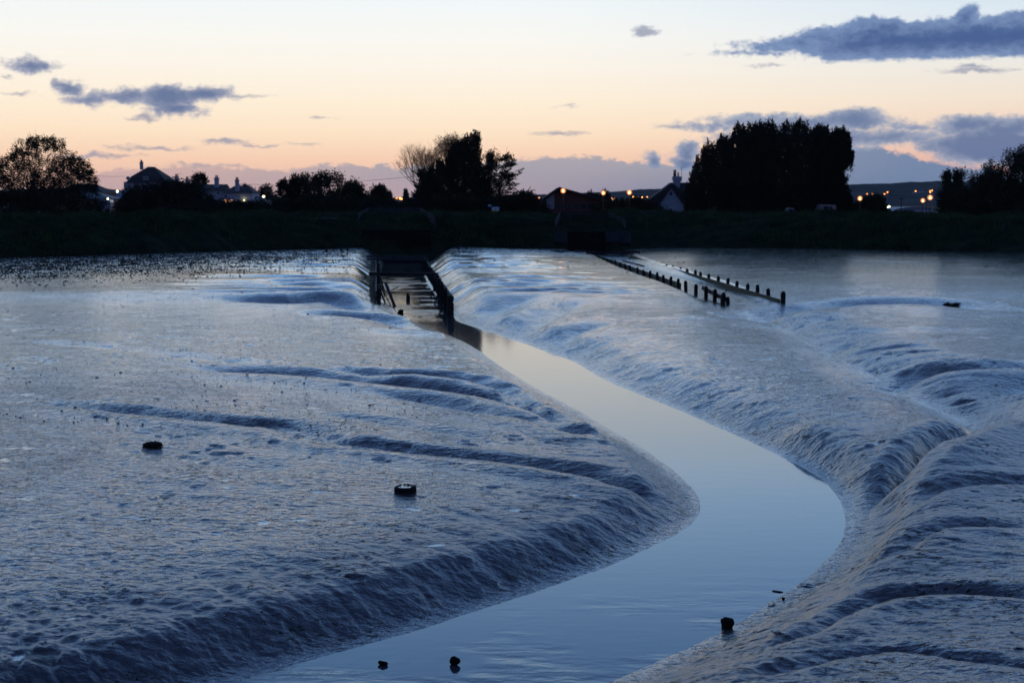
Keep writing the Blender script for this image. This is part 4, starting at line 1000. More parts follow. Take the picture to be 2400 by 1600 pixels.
# cottage
Y2 = 205
ct = empty('cottage', (at(1573, 480, Y2).x, Y2, 3.0), 'white gabled cottage with steep dark roof beside the cypresses', 'house')
MB().prism(XZ([(1537, 512), (1537, 491), (1573, 440), (1609, 491), (1609, 512)], Y2), Y2, Y2 + 6).build('wall', M['render'], ct)
rf = MB()
rf.prism(XZ([(1510, 476), (1574, 428), (1640, 480), (1618, 498), (1613, 496), (1573, 438.5), (1534, 494)], Y2), Y2 - .3, Y2 + 3)
v_ = [at(1510, 476, Y2 + .5), at(1574.5, 428, Y2 + 3.5), at(1625, 428, Y2 + 3.5), at(1650, 480, Y2 + .5), at(1640, 480, Y2 + 7), at(1510, 476, Y2 + 7)]
rf.add(v_, [(0, 3, 2, 1), (1, 2, 4, 5), (0, 1, 5), (3, 4, 2)])
rf = rf.build('roof', M['tiles'], ct)
c0 = at(1577, 436, Y2 + 1); c1 = at(1595, 414, Y2 + 1)
ch = MB().add([(c0.x, Y2 + .2, c0.z - .6), (c0.x + .75, Y2 + .2, c0.z - .6), (c0.x + .75, Y2 + 1, c0.z - .6), (c0.x, Y2 + 1, c0.z - .6),
               (c0.x, Y2 + .2, c1.z - .55), (c1.x, Y2 + .2, c1.z - .55), (c1.x, Y2 + 1.2, c1.z - .55), (c0.x, Y2 + 1.2, c1.z - .55)],
              [(0, 3, 2, 1), (4, 5, 6, 7), (0, 1, 5, 4), (1, 2, 6, 5), (2, 3, 7, 6), (3, 0, 4, 7)]).box(c0.x - .1, c1.x + .1, Y2 + .1, Y2 + 1.3, c1.z - .55, c1.z)
ch = ch.build('chimney', M['render'], ct); ch.parent = rf
pt = MB()
for x_, yt in ((1580, 398), (1583.5, 398), (1589.5, 404)):
    p_ = at(x_, yt, Y2 + .7); pt.tube([(p_.x, Y2 + .7, c1.z - .02), p_], [.12, .09], 8)
pt = pt.build('chimney_pots', M['pot'], ct); pt.parent = rf
aerial(ct, rf, 1597.5, 391, 427, Y2 + 1.2)
win(ct, 1570.5, 1575, 451, 458, Y2 - .02, frame=False); win(ct, 1568, 1576, 488, 496, Y2 - .02)
# far sheds on the right
sh = empty('warehouse', (at(2135, 490, 420).x, 420, 3.0), 'long low warehouse with a pale curved roof, far right', 'warehouse')
zz0 = 2.9
mb = MB(); 
prof3 = [(2092, 494), (2100, 489.5), (2118, 486.5), (2140, 485.3), (2160, 485.5), (2184, 488), (2184, 494)]
MB().prism(XZ([(2088, 505), (2088, 494), (2184, 494), (2184, 505)], 420), 420, 440).build('wall', M['slate'], sh)
MB().prism(XZ(prof3, 420), 419.6, 440.4).build('roof', M['metalroof'], sh)
for x_ in (2098, 2128, 2150): win(sh, x_, x_ + 6, 496.5, 499, 419.98)
a = at(2143, 495.5, 419.6); b = at(2184, 493, 419.6); MB().box(a.x, b.x, 419.4, 419.58, a.z, b.z).build('fascia', M['frame'], sh)
s2 = empty('shed', (at(2078, 494, 400).x, 400, 3.0), 'small pale shed left of the curved-roof warehouse', 'shed')
gable_row(s2, 2069, 2087, 496, 490, 400, 6, M['concrete'], M['metalroof'])
for k_, (x0_, x1_, y_, l_) in enumerate(((2228, 2252, 497, 'pale low roof seen through the scrub, left one'), (2253, 2268, 499, 'short pale roof seen through the scrub, middle one'), (2308, 2332, 506, 'pale low roof seen through the scrub, right one'))):
    s3 = empty('shed', (at(x0_, y_, 260).x, 260, 3.0), l_, 'shed', 'low roofs behind the scrub')
    gable_row(s3, x0_, x1_, y_ + 1.5, y_ - 2, 260, 4, M['concrete'], M['metalroof'])
# houses and lights on the far hillside
for k_, (x_, y_) in enumerate(((2078, 457), (2086, 455.5), (2092, 457.5), (2103, 459), (2118, 456), (2146, 451), (2158, 449), (2165, 448), (2172, 449.5), (2190, 452), (1435, 468), (1452, 470), (1478, 466), (1500, 465), (2020, 461), (2050, 462))):
    hh_ = empty('hillside_house', at(x_, y_ + 2, 2550), 'tiny pale house on the far hillside', 'house', 'tiny houses on the far hillside')
    o_ = hh_.location; w_ = 2.2 + (k_ % 3)
    MB().box(o_.x - w_, o_.x + w_, o_.y, o_.y + 6, o_.z - 8, o_.z + 1.6).build('wall', M['render'], hh_)
    MB().prism([(o_.x - w_ - .3, o_.z + 1.6), (o_.x + w_ + .3, o_.z + 1.6), (o_.x, o_.z + 3.2)], o_.y - .2, o_.y + 6.2).build('roof', M['tiles'], hh_)
def farlamp(x, y, Y_, s, m, label, group):
    o = at(x, y, Y_); e = empty('street_lamp', (o.x, o.y, o.z - s * 6), label, 'street lamp', group)
    MB().tube([(o.x, o.y, o.z - s * 12), (o.x, o.y, o.z)], s * .16, 5).build('pole', M['iron'], e)
    MB().tube([(o.x, o.y, o.z), (o.x, o.y, o.z + s * .5), (o.x, o.y, o.z + s * 1.1), (o.x, o.y, o.z + s * 1.5)], [s * .35, s * .8, s * .7, s * .2], 8).build('lantern', m, e)
for x_, y_ in ((1433.7, 466), (1442, 467), (1484, 463), (1494, 463), (1505, 463.5), (1517, 463), (1263.6, 465), (2032, 456), (2044, 456), (2073, 456), (2080, 452), (2146, 449), (2180, 449), (2184.5, 448), (2180, 452), (2211, 469)):
    farlamp(x_, y_, 2450, 1.25, M['farlight'], 'tiny orange street light on the far hillside', 'orange street lights on the far hillside')
farlamp(1437, 469, 2450, .9, M['farwhite'], 'tiny white light among the orange hillside lights above the clubhouse', 'white lights on the far hillside')
farlamp(1440, 470.5, 2450, .9, M['farwhite'], 'tiny white light among the orange hillside lights above the clubhouse', 'white lights on the far hillside')
for x_, y_, s_ in ((930, 467, .26), (938, 467.5, .34), (941, 468.5, .30)):
    farlamp(x_, y_, 380, s_, M['farlight'], 'orange street light low between the two poplars', 'orange lights between the poplars')
for x_, y_ in ((2068, 488), (2081, 487), (2084.5, 485.5)):
    farlamp(x_, y_, 395, .24, M['whitelight'], 'yellow light over the small shed left of the warehouse', 'yellow lights by the shed')
farlamp(275, 451, 235, .22, M['whitelight'], 'pale yellow lamp left of the mansard house', None)
farlamp(618, 463, 225, .22, M['whitelight'], 'white lamp between the terrace and the tiered conifer', None)
farlamp(253, 468, 205, .16, M['whitelight'], 'small yellow lamp over the parked van', None)
farlamp(2344, 471, 160, .16, M['farlight'], 'orange lamp glimmering through the right-hand scrub', None)
for k_ in range(4):
    a = at(1512 + k_ * 3, 501 - (k_ % 2) * .6, 172)
farw = empty('garden_shed', (at(1516, 500, 184).x, 184, 3.0), 'low dark shed with a strip of lit window left of the cottage', 'shed')
gable_row(farw, 1505, 1526, 496, 490, 184, 4, M['boarding'], M['tiles'])
for k_ in range(3): win(farw, 1513 + k_ * 3.2, 1515.2 + k_ * 3.2, 499, 501.5, 184.27, M['litwin'], False)

# ------------------------------------------------------------------ globe lamps
def globe_lamp(x, y, Y_, r, label):
    o = at(x, y, Y_); e = empty('globe_lamp', (o.x, o.y, 3.0), label, 'lamp post', 'lit globe lamps behind the bank')
    MB().tube([(o.x, o.y, 2.9), (o.x, o.y, 3.4), (o.x, o.y, 3.5), (o.x, o.y, o.z - r * 1.05)], [.09, .09, .05, .045], 8).build('pole', M['iron'], e)
    MB().tube([(o.x, o.y, o.z - r * 1.25), (o.x, o.y, o.z - r * .93)], [.05, .13], 10).build('collar', M['iron'], e)
    bm = bmesh.new(); bmesh.ops.create_uvsphere(bm, u_segments=20, v_segments=12, radius=r)
    me = bpy.data.meshes.new('globe'); bm.to_mesh(me); bm.free(); me.materials.append(M['globe'])
    for p in me.polygons: p.use_smooth = True
    g = bpy.data.objects.new('globe', me); C.objects.link(g); g.parent = e; g.location = (0, 0, o.z - 3.0)
    MB().tube([(o.x, o.y, o.z - r * .55), (o.x, o.y, o.z - r * .4), (o.x, o.y, o.z + r * .1), (o.x, o.y, o.z + r * .5)], [r * .12, r * .34, r * .3, r * .08], 10).build('bulb', M['bulb'], e)
    ld = bpy.data.lights.new('glow', 'POINT'); ld.energy = 14; ld.color = (1, .42, .14); ld.shadow_soft_size = r * 1.2
    lo = bpy.data.objects.new('glow', ld); C.objects.link(lo); lo.parent = e; lo.location = (0, 0, o.z - 3.0 - r * 2.4)
globe_lamp(1320, 447, 172, .31, 'lit globe lamp in front of the clubhouse gable')
globe_lamp(1414, 452, 176, .29, 'lit globe lamp beyond the right end of the clubhouse')
globe_lamp(1475, 451, 172, .31, 'lit globe lamp midway between clubhouse and cottage')
globe_lamp(2015.5, 465, 172, .30, 'lit globe lamp just right of the cypress row')
globe_lamp(2163, 470, 178, .28, 'lower left lamp of the globe pair by the warehouse')
globe_lamp(2180, 463, 168, .31, 'higher right lamp of the globe pair by the warehouse')
o = at(2113, 466, 170); e = empty('street_lamp', (o.x, 170, 3.0), 'unlit street lamp with side arm in front of the warehouse', 'street lamp')
MB().tube([(o.x, 170, 2.9), (o.x, 170, 3.6), (o.x, 170, o.z)], [.08, .06, .05], 8).build('pole', M['iron'], e)
MB().beam((o.x - .25, 170, o.z), (o.x + .3, 170, o.z + .03), .22, .1).build('lantern', M['iron'], e)
o = at(2171, 478, 170); e = empty('marker_pole', (o.x, 170, 3.0), 'thin plain pole between the pair of globe lamps', 'pole')
MB().tube([(o.x, 170, 2.9), o], [.06, .05], 8).build('shaft', M['iron'], e); MB().box(o.x - .08, o.x + .08, 169.92, 170.08, o.z, o.z + .06).build('cap', M['iron'], e)

# overhead cables with their poles
def cable(p0, p1, sag, label):
    e = empty('overhead_cable', p0, label, 'cable')
    pts = [Vector(p0).lerp(Vector(p1), i / 16) - Vector((0, 0, sag * 4 * (i / 16) * (1 - i / 16))) for i in range(17)]
    MB().tube(pts, .022, 4).build('wire', M['iron'], e)
def tpole(p, label):
    e = empty('telegraph_pole', (p.x, p.y, 3.0), label, 'pole')
    MB().tube([(p.x, p.y, 2.8), (p.x, p.y, p.z + .15)], [.14, .09], 8).build('shaft', M['bark'], e)
    MB().beam((p.x - .6, p.y, p.z), (p.x + .6, p.y, p.z), .08, .1).build('crossarm', M['bark'], e)
a = at(560, 432, 230); b = at(1010, 409, 190)
cable(a, b, .5, 'thin overhead cable crossing the sky left of the central trees')
tpole(b, 'telegraph pole hidden among the central trees')
a = at(150, 399, 195); b = at(292, 413, 300.5); cable(a, b, .4, 'thin overhead cable running to the mansard house')

# ------------------------------------------------------------------ sluices at the bank
def rail_fence(root, pts, hgt, nr, pw, matl, rails='rail', posts='post'):
    for p in pts: MB().beam((p[0], p[1], p[2] - 1.3), (p[0], p[1], p[2] + hgt + .06), pw, pw).build(posts, matl, root)
    for a, b in zip(pts[:-1], pts[1:]):
        for k in range(nr):
            z = hgt * (k + .7) / nr
            MB().beam((a[0], a[1] - pw * .55, a[2] + z), (b[0], b[1] - pw * .55, b[2] + z), .05, .17, .004).build(rails, matl, root)
def P3(x, y, Y_): v = at(x, y, Y_); return (v.x, v.y, v.z)
fa = empty('railing', P3(924, 508, 147), 'grey wooden railing with splayed ends above the left sluice', 'railing')
rail_fence(fa, [P3(839, 524, 142), P3(863, 508, 147), P3(893, 508, 147), P3(924, 508, 147), P3(954, 508, 147), P3(985, 508, 147), P3(1002, 518, 144), P3(1019, 528, 141.5)], .92, 3, .12, M['old_timber'])
hw = empty('sluice_headwall', P3(930, 590, 138), 'dark brick headwall of the left sluice under the railing', 'headwall')
a = at(850, 512, 138.5); b = at(1010, 512, 138.5); z1 = 2.75
m1 = MB().box(a.x, -12.2, 138, 139, -.4, z1).box(-8.0, b.x, 138, 139, -.4, z1).box(-12.2, -8.0, 138, 139, 1.9, z1).box(-12.2, -8.0, 140.5, 141.4, -.4, 1.9)
m1.build('wall', M['stone'], hw)
MB().box(a.x - .1, b.x + .1, 137.9, 139.1, z1, z1 + .15).build('coping', M['stone'], hw)
MB().box(-12.15, -8.05, 139.1, 139.3, -.3, 1.85).build('gate', M['timber'], hw)
fb = empty('railing', P3(1385, 520, 142), 'grey wooden railing with splayed ends above the right sluice', 'railing')
rail_fence(fb, [P3(1300, 536, 143), P3(1313, 514, 148), P3(1350, 514, 148), P3(1390, 514, 148), P3(1425, 514, 148), P3(1458, 530, 145), P3(1468, 540, 143)], .82, 3, .12, M['timber'])
hw = empty('sluice_headwall', P3(1385, 580, 140), 'dark headwall of the right sluice with pale side blocks', 'headwall')
a = at(1330, 545, 139.5); b = at(1420, 545, 139.5)
MB().box(a.x, b.x, 139.2, 140.2, 0, 2.6).build('wall', M['stone'], hw)
MB().box(a.x - .1, b.x + .1, 139.1, 140.3, 2.6, 2.75).build('coping', M['stone'], hw)
for x0_, x1_ in ((1299, 1328), (1420, 1452), (1455, 1478)):
    a = at(x0_, 563, 137.5); b = at(x1_, 545, 137.5)
    MB().beam(((a.x + b.x) / 2, 137.6, a.z - .3), ((a.x + b.x) / 2, 138.0, b.z), b.x - a.x, .8, .08).build('side_block', M['concrete'], hw)
for x0_, x1_, y0_, y1_, l_ in ((627, 682, 510, 519, 'long pale concrete slab on the bank left of the left sluice'), (687, 746, 511, 518, 'second pale slab on the bank, nearer the left sluice'), (752, 790, 510, 514, 'shortest faint slab on the bank beside the left sluice')):
    c0 = at(x0_, y1_, 141); c1 = at(x1_, y0_, 141); n = 8; v = []; f_ = []
    mb = MB()
    for i in range(n):
        xa = c0.x + (c1.x - c0.x) * i / n; xb = c0.x + (c1.x - c0.x) * (i + 1) / n - .04
        mb.add([(xa, 140.4, c0.z - .3), (xb, 140.4, c0.z - .3), (xb, 141.2, c0.z - .3), (xa, 141.2, c0.z - .3),
                (xa, 140.4, c1.z - random.uniform(0, .14)), (xb, 140.4, c1.z - random.uniform(0, .14)), (xb, 141.2, c1.z), (xa, 141.2, c1.z)],
               [(0, 3, 2, 1), (4, 5, 6, 7), (0, 1, 5, 4), (1, 2, 6, 5), (2, 3, 7, 6), (3, 0, 4, 7)])
    o_ = mb.build('concrete_slab', M['concrete'], origin=(c0.x, 140.8, c0.z)); tag(o_, l_, 'slab', 'slabs on the bank face')
# sign
sg_ = empty('sign', P3(1161, 500, 150), 'small white and yellow sign on two posts below the cedar', 'sign')
a = at(1152.6, 495.5, 150); b = at(1170, 485, 150)
MB().box(a.x, b.x, 150, 150.04, a.z + .12, b.z).build('panel', M['bluepaint'], sg_)
MB().box(a.x, b.x, 149.995, 150.035, a.z, a.z + .12).build('yellow_band', M['yellow'], sg_)
MB().box((a.x + b.x) / 2 - .05, (a.x + b.x) / 2 + .06, 149.98, 149.998, a.z + .1, a.z + .24).build('dark_mark', M['iron'], sg_)
for x_ in (a.x + .1, b.x - .1): MB().box(x_ - .03, x_ + .03, 150.045, 150.10, 3.6, b.z).build('post', M['iron'], sg_)
sb = empty('notice_board', P3(1148, 490, 152), 'tiny pale notice board left of and above the yellow-banded sign', 'sign')
a = at(1144, 484, 152); b = at(1151.5, 480, 152)
MB().box(a.x, b.x, 152, 152.04, a.z, b.z).build('panel', M['bluepaint'], sb); MB().box((a.x + b.x) / 2 - .03, (a.x + b.x) / 2 + .03, 152.045, 152.1, 3.4, b.z).build('post', M['iron'], sb)

# ------------------------------------------------------------------ vehicles behind the bank
def vehicle(x, y, Y_, L, H_, body, label, cat, van=True, flip=1):
    p = at(x, y, Y_); z0 = p.z - H_; e = empty('parked_' + cat, (p.x, Y_, z0), label, cat, 'vehicles parked behind the bank'); W_ = 1.8
    if van: pf = [(-L / 2, .35), (-L / 2, H_ * .5), (-L / 2 + L * .10, H_ * .58), (-L / 2 + L * .22, H_ * .96), (-L / 2 + L * .3, H_), (L / 2 - .1, H_ * .98), (L / 2, H_ * .8), (L / 2, .35)]
    else: pf = [(-L / 2, .35), (-L / 2, H_ * .52), (-L * .27, H_ * .6), (-L * .12, H_ * .96), (0, H_), (L * .2, H_ * .97), (L * .36, H_ * .66), (L / 2, H_ * .6), (L / 2, .35)]
    pf = [(a * flip + p.x, b + z0) for a, b in pf]
    MB().prism(pf, Y_, Y_ + W_).build('body', body, e)
    wz0, wz1 = z0 + H_ * .60, z0 + H_ * .88
    MB().box(p.x - L * .1, p.x + L * .12, Y_ - .012, Y_ - .002, wz0, wz1).build('side_window', M['glass'], e)
    MB().box(p.x + L * .15, p.x + L * .28, Y_ - .012, Y_ - .002, wz0, wz1 - .05).build('side_window', M['glass'], e)
    for k in (-.32, .32):
        w = MB().tube([(p.x + L * k, Y_ - .03, z0 + .33), (p.x + L * k, Y_ + .2, z0 + .33)], .33, 14).build('wheel', M['rubber'], e)
    MB().tube([(p.x - L / 2 * flip, Y_ + .3, z0 + H_ * .45), (p.x - (L / 2 + .03) * flip, Y_ + .3, z0 + H_ * .45)], .1, 8).build('headlight', M['frame'], e)
vehicle(239, 467.5, 200, 2.3, 1.9, M['paintcar'], 'pale-fronted dark van parked behind the left bank', 'van')
vehicle(300, 471, 200, 1.9, 1.5, M['paintcar'], 'small pale car half hidden by the rounded bush', 'car', False)
vehicle(1853, 487, 168, 1.9, 1.4, M['paintcar'], 'pale car showing as a strip under the middle cypresses', 'car', False)
vehicle(1936, 479, 176, 2.6, 2.1, M['paintcar'], 'pale van parked beneath the right-hand cypresses', 'van')

# ------------------------------------------------------------------ timber walls of the channel
def wpt(a, b, t): return (a[0] + (b[0] - a[0]) * t, a[1] + (b[1] - a[1]) * t)
def revet(A0, A1, n, label, sidex, tops, boards=4):
    e = empty('timber_revetment', (A0[0], A0[1], 0), label, 'revetment', 'timber walls lining the channel')
    for i in range(n):
        t_ = i / (n - 1); x, y = wpt(A0, A1, t_); tp = tops + random.uniform(-.30, .12); s = random.uniform(.13, .22)
        m = MB(); m.beam((x + random.uniform(-.04, .04), y, -.4), (x + random.uniform(-.06, .06), y, tp), s, s, .02); m.build('post', M['timber'], e)
    for k in range(boards):
        z = .12 + k * .25; segs = 7
        m = MB()
        for j in range(segs):
            a = wpt(A0, A1, j / segs); b = wpt(A0, A1, (j + 1) / segs - .004)
            m.beam((a[0] + sidex * .15, a[1], z + random.uniform(-.03, .03)), (b[0] + sidex * .15, b[1], z + random.uniform(-.03, .03)), .06, .22, .01)
        m.build('board', M['timber_algae'], e)
    # leaning struts with weed
    for j in range(3):
        t_ = .05 + j * .13; x, y = wpt(A0, A1, t_)
        MB().beam((x - sidex * .45, y - .3, -.1), (x - sidex * .05, y, .95), .08, .08).build('strut', M['timber'], e)
    return e
LA, LB = onz(889, 727, 0), (-11.9, 126)
RA, RB = onz(1055, 744, 0), (-7.4, 118)
revet(LA, LB, 24, 'left timber wall of post and board lining the channel', -1, 1.05)
revet(RA, RB, 24, 'right timber wall of post and board lining the channel', 1, 1.08)
def ply(label, name, a, b, w, hh_, m, cat, group=None):
    c_ = (Vector(a) + Vector(b)) / 2; mb = MB(); 
    for k in range(6): mb.beam(Vector(a).lerp(Vector(b), k / 6), Vector(a).lerp(Vector(b), (k + 1) / 6), w * (.9 + .03 * (k % 3)), hh_ * (1 - .04 * (k % 2)), .008)
    return tag(mb.build(name, m, origin=c_), label, cat, group)
ply('farther of two pale cross-beams at the head of the channel', 'cross_beam', (-11.9, 116, 1.15), (-6.9, 116, 1.15), .2, .16, M['old_timber'], 'beam', 'beams across the channel')
ply('nearer of two pale cross-beams at the head of the channel', 'cross_beam', (-11.3, 111, 1.12), (-6.5, 111, 1.1), .2, .16, M['old_timber'], 'beam', 'beams across the channel')
ply('single dark cross-beam spanning the middle of the channel', 'cross_beam', (-8.9, 88.5, 1.08), (-4.6, 88.5, 1.05), .2, .18, M['timber'], 'beam', 'beams across the channel')
a = onz(926, 718, 0); b = at(904, 664, a[1] + 2)
ply('grey plank slumped against the left channel wall', 'fallen_plank', (a[0], a[1], -.05), b, .16, .08, M['old_timber'], 'plank')
a = onz(917, 684, 0); b = onz(937, 680, 0)
ply('thin stick lying across the water by the left channel wall', 'stick', (a[0], a[1], .1), (b[0], b[1], .25), .05, .05, M['old_timber'], 'stick')
for px_, py_, hh_, l_ in ((956, 703, .38, 'broken stake standing in mid-channel between the timber walls'),):
    x, y = onz(px_, py_, 0); MBx = MB().tube([(x, y, -.3), (x + .02, y, hh_ * .6), (x - .04, y, hh_)], [.13, .11, .05], 7)
    tag(MBx.build('stake', M['timber'], origin=(x, y, 0)), l_, 'stake')
for px_, py_, hh_, l_ in ((765, 592, .5, 'leftmost of three stakes on the flat left of the channel head'), (799, 590, .45, 'middle of three stakes on the flat left of the channel head'), (814, 588, .5, 'rightmost of three stakes on the flat left of the channel head'),
                          (1075, 587, .5, 'left of two dark stakes right of the channel head'), (1093, 587, .6, 'right of two dark stakes right of the channel head')):
    p = onmud(px_, py_); mb = MB().tube([p - Vector((0, 0, .3)), p + Vector((.03, 0, hh_ * .6)), p + Vector((.06, 0, hh_))], [.10, .09, .05], 7)
    tag(mb.build('stake', M['timber'], origin=p), l_, 'stake', 'stakes near the channel head')

# ------------------------------------------------------------------ groynes
def gpost(x, y, zt, s, parent=None, label=None, name='post', pointed=True):
    z0 = -.2; mb = MB(); k = random.uniform(.35, .8) if pointed else .85
    a, b = s / 2, s / 2 * k; s *= random.uniform(.85, 1.15)
    mb.add([(x - a, y - a, z0), (x + a, y - a, z0), (x + a, y + a, z0), (x - a, y + a, z0), (x - a, y - a, zt - s * .45), (x + a, y - a, zt - s * .45), (x + a, y + a, zt - s * .45), (x - a, y + a, zt - s * .45),
            (x - b, y - b, zt), (x + b * .6, y - b, zt + .02), (x + b * .6, y + b, zt), (x - b, y + b, zt - .02)],
           [(0, 3, 2, 1), (0, 1, 5, 4), (1, 2, 6, 5), (2, 3, 7, 6), (3, 0, 4, 7), (4, 5, 9, 8), (5, 6, 10, 9), (6, 7, 11, 10), (7, 4, 8, 11), (8, 9, 10, 11)])
    lx, ly = random.uniform(-.07, .07), random.uniform(-.05, .05)
    for v_ in mb.v[4:]: v_.x += lx; v_.y += ly
    o_ = mb.build(name, M['timber'], parent, origin=None if parent else (x, y, .6))
    if label: tag(o_, label, 'post')
    return o_
def Z8(x, y): return 1340 + x / 4.2, 540 + y / 4.2
gr = empty('groyne', (*onz(*Z8(2072, 735), .6), .6), 'long right-hand groyne, complete row of posts with a board', 'groyne', 'groynes on the right flat')
RP = [2075, 1943, 1835, 1724, 1627, 1527, 1442, 1345, 1277, 1210, 1133, 1063, 995, 940, 880, 818, 765, 710, 675, 630, 598]
RT = [610, 577, 546, 530, 505, 478, 455, 433, 415, 396, 383, 367, 350, 337, 320, 305, 290, 294, 268, 260, 258]
gp = []
for x_, t_ in zip(RP, RT):
    by__ = 288 + (x_ - 620) * (735 - 288) / (2075 - 620)
    X_, Y_ = onz(*Z8(x_, by__), .6); zt = at(*Z8(x_, t_), Y_).z + .05
    gp.append((X_, Y_)); gpost(X_, Y_, zt, .21 if x_ > 2000 else .17, gr)
for k, z in ((0, .62), (1, .80)):
    m = MB()
    for a, b in zip(gp[:-1], gp[1:]): m.beam((a[0] - .16, a[1], z - .01), (b[0] - .16, b[1] + .01, z - .01), .07, .19, .008)
    m.build('board', M['timber_algae'], gr)
LP = [(1480, 610), (1403, 575), (1323, 545), (1222, 530), (1130, 495), (1045, 485), (966, 463), (895, 448), (833, 420), (765, 403), (703, 395), (638, 370), (580, 350), (525, 335), (478, 320), (428, 300), (385, 298), (350, 285), (305, 275), (268, 262), (230, 250)]
def lbase(x_): return 296 + (x_ - 305) * (722 - 296) / (1480 - 305)
def lpt(x_): return onz(*Z8(x_, lbase(x_)), .6)
gl = empty('groyne', (*lpt(1045), .6), 'left-hand groyne, its posts and board sinking into mud', 'groyne', 'groynes on the right flat')
gq = []
for x_, t_ in LP[5:]:
    X_, Y_ = lpt(x_); gpost(X_, Y_, at(*Z8(x_, t_), Y_).z + .06, .155, gl); gq.append((X_, Y_))
for z in (.60, .76):
    m = MB()
    for a, b in zip(gq[:-1], gq[1:]): m.beam((a[0] + .15, a[1], z), (b[0] + .15, b[1] + .01, z), .07, .2, .008)
    m.build('board', M['timber_algae'], gl)
MB().beam((*lpt(500), 1.12), (lpt(640)[0] + .5, lpt(640)[1], 1.06), .08, .1).build('rail', M['timber'], gl)
for i_, l_ in ((4, 'thin pointed lone post just past the end of the left groyne board'), (3, 'pointed lone post halfway along the gap in the left groyne')):
    x_, t_ = LP[i_]; X_, Y_ = lpt(x_); gpost(X_, Y_, at(*Z8(x_, t_), Y_).z, .18, None, l_, 'groyne_post')
gs = empty('groyne', (*lpt(1360), .6), 'short broken groyne piece of two posts and a tilted board', 'groyne')
for i_ in (1, 2):
    x_, t_ = LP[i_]; X_, Y_ = lpt(x_); gpost(X_, Y_, at(*Z8(x_, t_), Y_).z, .18, gs)
pa, pb = lpt(1255), lpt(1430); MB().beam((pa[0] + .16, pa[1], 1.02), (pb[0] + .16, pb[1], .84), .07, .2).build('board', M['timber'], gs)
X_, Y_ = lpt(1480); ep = empty('groyne_post', (X_, Y_, .6), 'thick end post of the left groyne with a broken board stub', 'post')
gpost(X_, Y_, at(*Z8(1480, 610), Y_).z, .22, ep); MB().beam((X_ + .18, Y_, .7), (X_ + .36, Y_, .72), .1, .45).build('board_stub', M['timber'], ep)
MB().beam((X_ + .12, Y_, 1.1), (X_ + .24, Y_, 1.35), .03, .03).build('spike', M['iron'], ep)
m = None
ply('low dark beam across the head of the right creek', 'cross_beam', (6.6, 127, 1.1), (11.4, 127, 1.1), .25, .22, M['timber'], 'beam')

# ------------------------------------------------------------------ things lying on the mud
def rock(label, px, py, s, name='rock', seed=1, onwater=False, sc=(1, .8, .8), sink=.25, m=None, cat='rock', group=None):
    pr = np.random.default_rng(seed)
    if onwater: x, y = onz(px, py, 0); p = Vector((x, y, 0))
    else: p = onmud(px, py)
    bm = bmesh.new(); bmesh.ops.create_icosphere(bm, subdivisions=3, radius=1)
    dirs = pr.normal(0, 1, (9, 3)); dirs /= np.linalg.norm(dirs, axis=1)[:, None]; lim = pr.uniform(.6, .95, 9)
    for v in bm.verts:
        c = np.array(v.co)
        for dd_, l_ in zip(dirs, lim):
            q = c @ dd_
            if q > l_: c = c - dd_ * (q - l_)
        c = c * (1 + .10 * math.sin(c[0] * 7 + seed) * math.cos(c[1] * 6 + c[2] * 5))
        v.co = Vector((c[0] * sc[0], c[1] * sc[1], c[2] * sc[2])) * s + Vector((0, 0, s * sc[2] * (1 - 2 * sink)))
    me = bpy.data.meshes.new(name); bm.to_mesh(me); bm.free(); me.materials.append(m or M['stone'])
    o_ = bpy.data.objects.new(name, me); C.objects.link(o_); o_.location = p; o_.rotation_euler = (0, 0, seed)
    return tag(o_, label, cat, group)
rock('largest dark rock at the near right water edge', 1704, 1470, .10, seed=3, onwater=True, sink=.15)
rock('jagged rock standing in the near shallows, bottom centre', 1066, 1556, .068, seed=6, onwater=True, sc=(1, .8, .85), sink=.12)
rock('small low rock in the near shallows left of the jagged one', 897, 1557, .055, seed=9, onwater=True, sc=(1.2, .9, .7), sink=.25)
rock('flat dark lump breaking the water off the right shore', 1822, 1386, .065, seed=12, onwater=True, sc=(1.3, .7, .16), sink=.3)
rock('flat crust of dark mud at the right water edge', 1808, 1414, .09, 'mud_lump', 14, False, (1.6, .6, .2), .3, M['mud'], 'mud lump')
rock('long dark mud lump on the right shore above the flat crust', 1893, 1370, .10, 'mud_lump', 15, False, (1.6, .6, .22), .3, M['mud'], 'mud lump')
rock('small round stone on the water edge beside the flat crust', 1836, 1402, .022, 'rock', 16, False, (1, 1, 1), .2)
rock('small dark stone sitting in the channel below the timber walls', 940, 735, .16, 'rock', 17, True, (1.2, 1, .9), .25)
rock('jagged mud clod on the near right flat, left of the fold', 1830, 1482, .09, 'mud_lump', 18, False, (1.6, .8, .25), .4, M['mud'], 'mud lump')
def seaweed(label, px, py, rx, rz, n, seed, L=.16):
    p = onmud(px, py); r = np.random.default_rng(seed); e = empty('seaweed_clump', p, label, 'seaweed')
    mb = MB(); bm = []
    for i in range(n):
        a = r.uniform(0, 6.28); rr = math.sqrt(r.uniform(0, 1)); b = Vector((p.x + math.cos(a) * rr * rx, p.y + math.sin(a) * rr * rx * .8, p.z + rz * (1 - rr) * .8))
        t_ = b + Vector((math.cos(a) * L * r.uniform(.2, .8), math.sin(a) * L * .5, r.uniform(-.2, .9) * L * .8)); mdd = b.lerp(t_, .5) + Vector((0, 0, L * .2))
        mb.tube([b, mdd, t_], [.018, .02, .006], 3)
    mb.build('fronds', M['weed'], e)
    c = MB().tube([p - Vector((0, 0, .05)), p + Vector((0, 0, rz * .5)), p + Vector((0, 0, rz * .95))], [rx * .95, rx * .75, rx * .2], 12).build('root_mass', M['weed'], e)
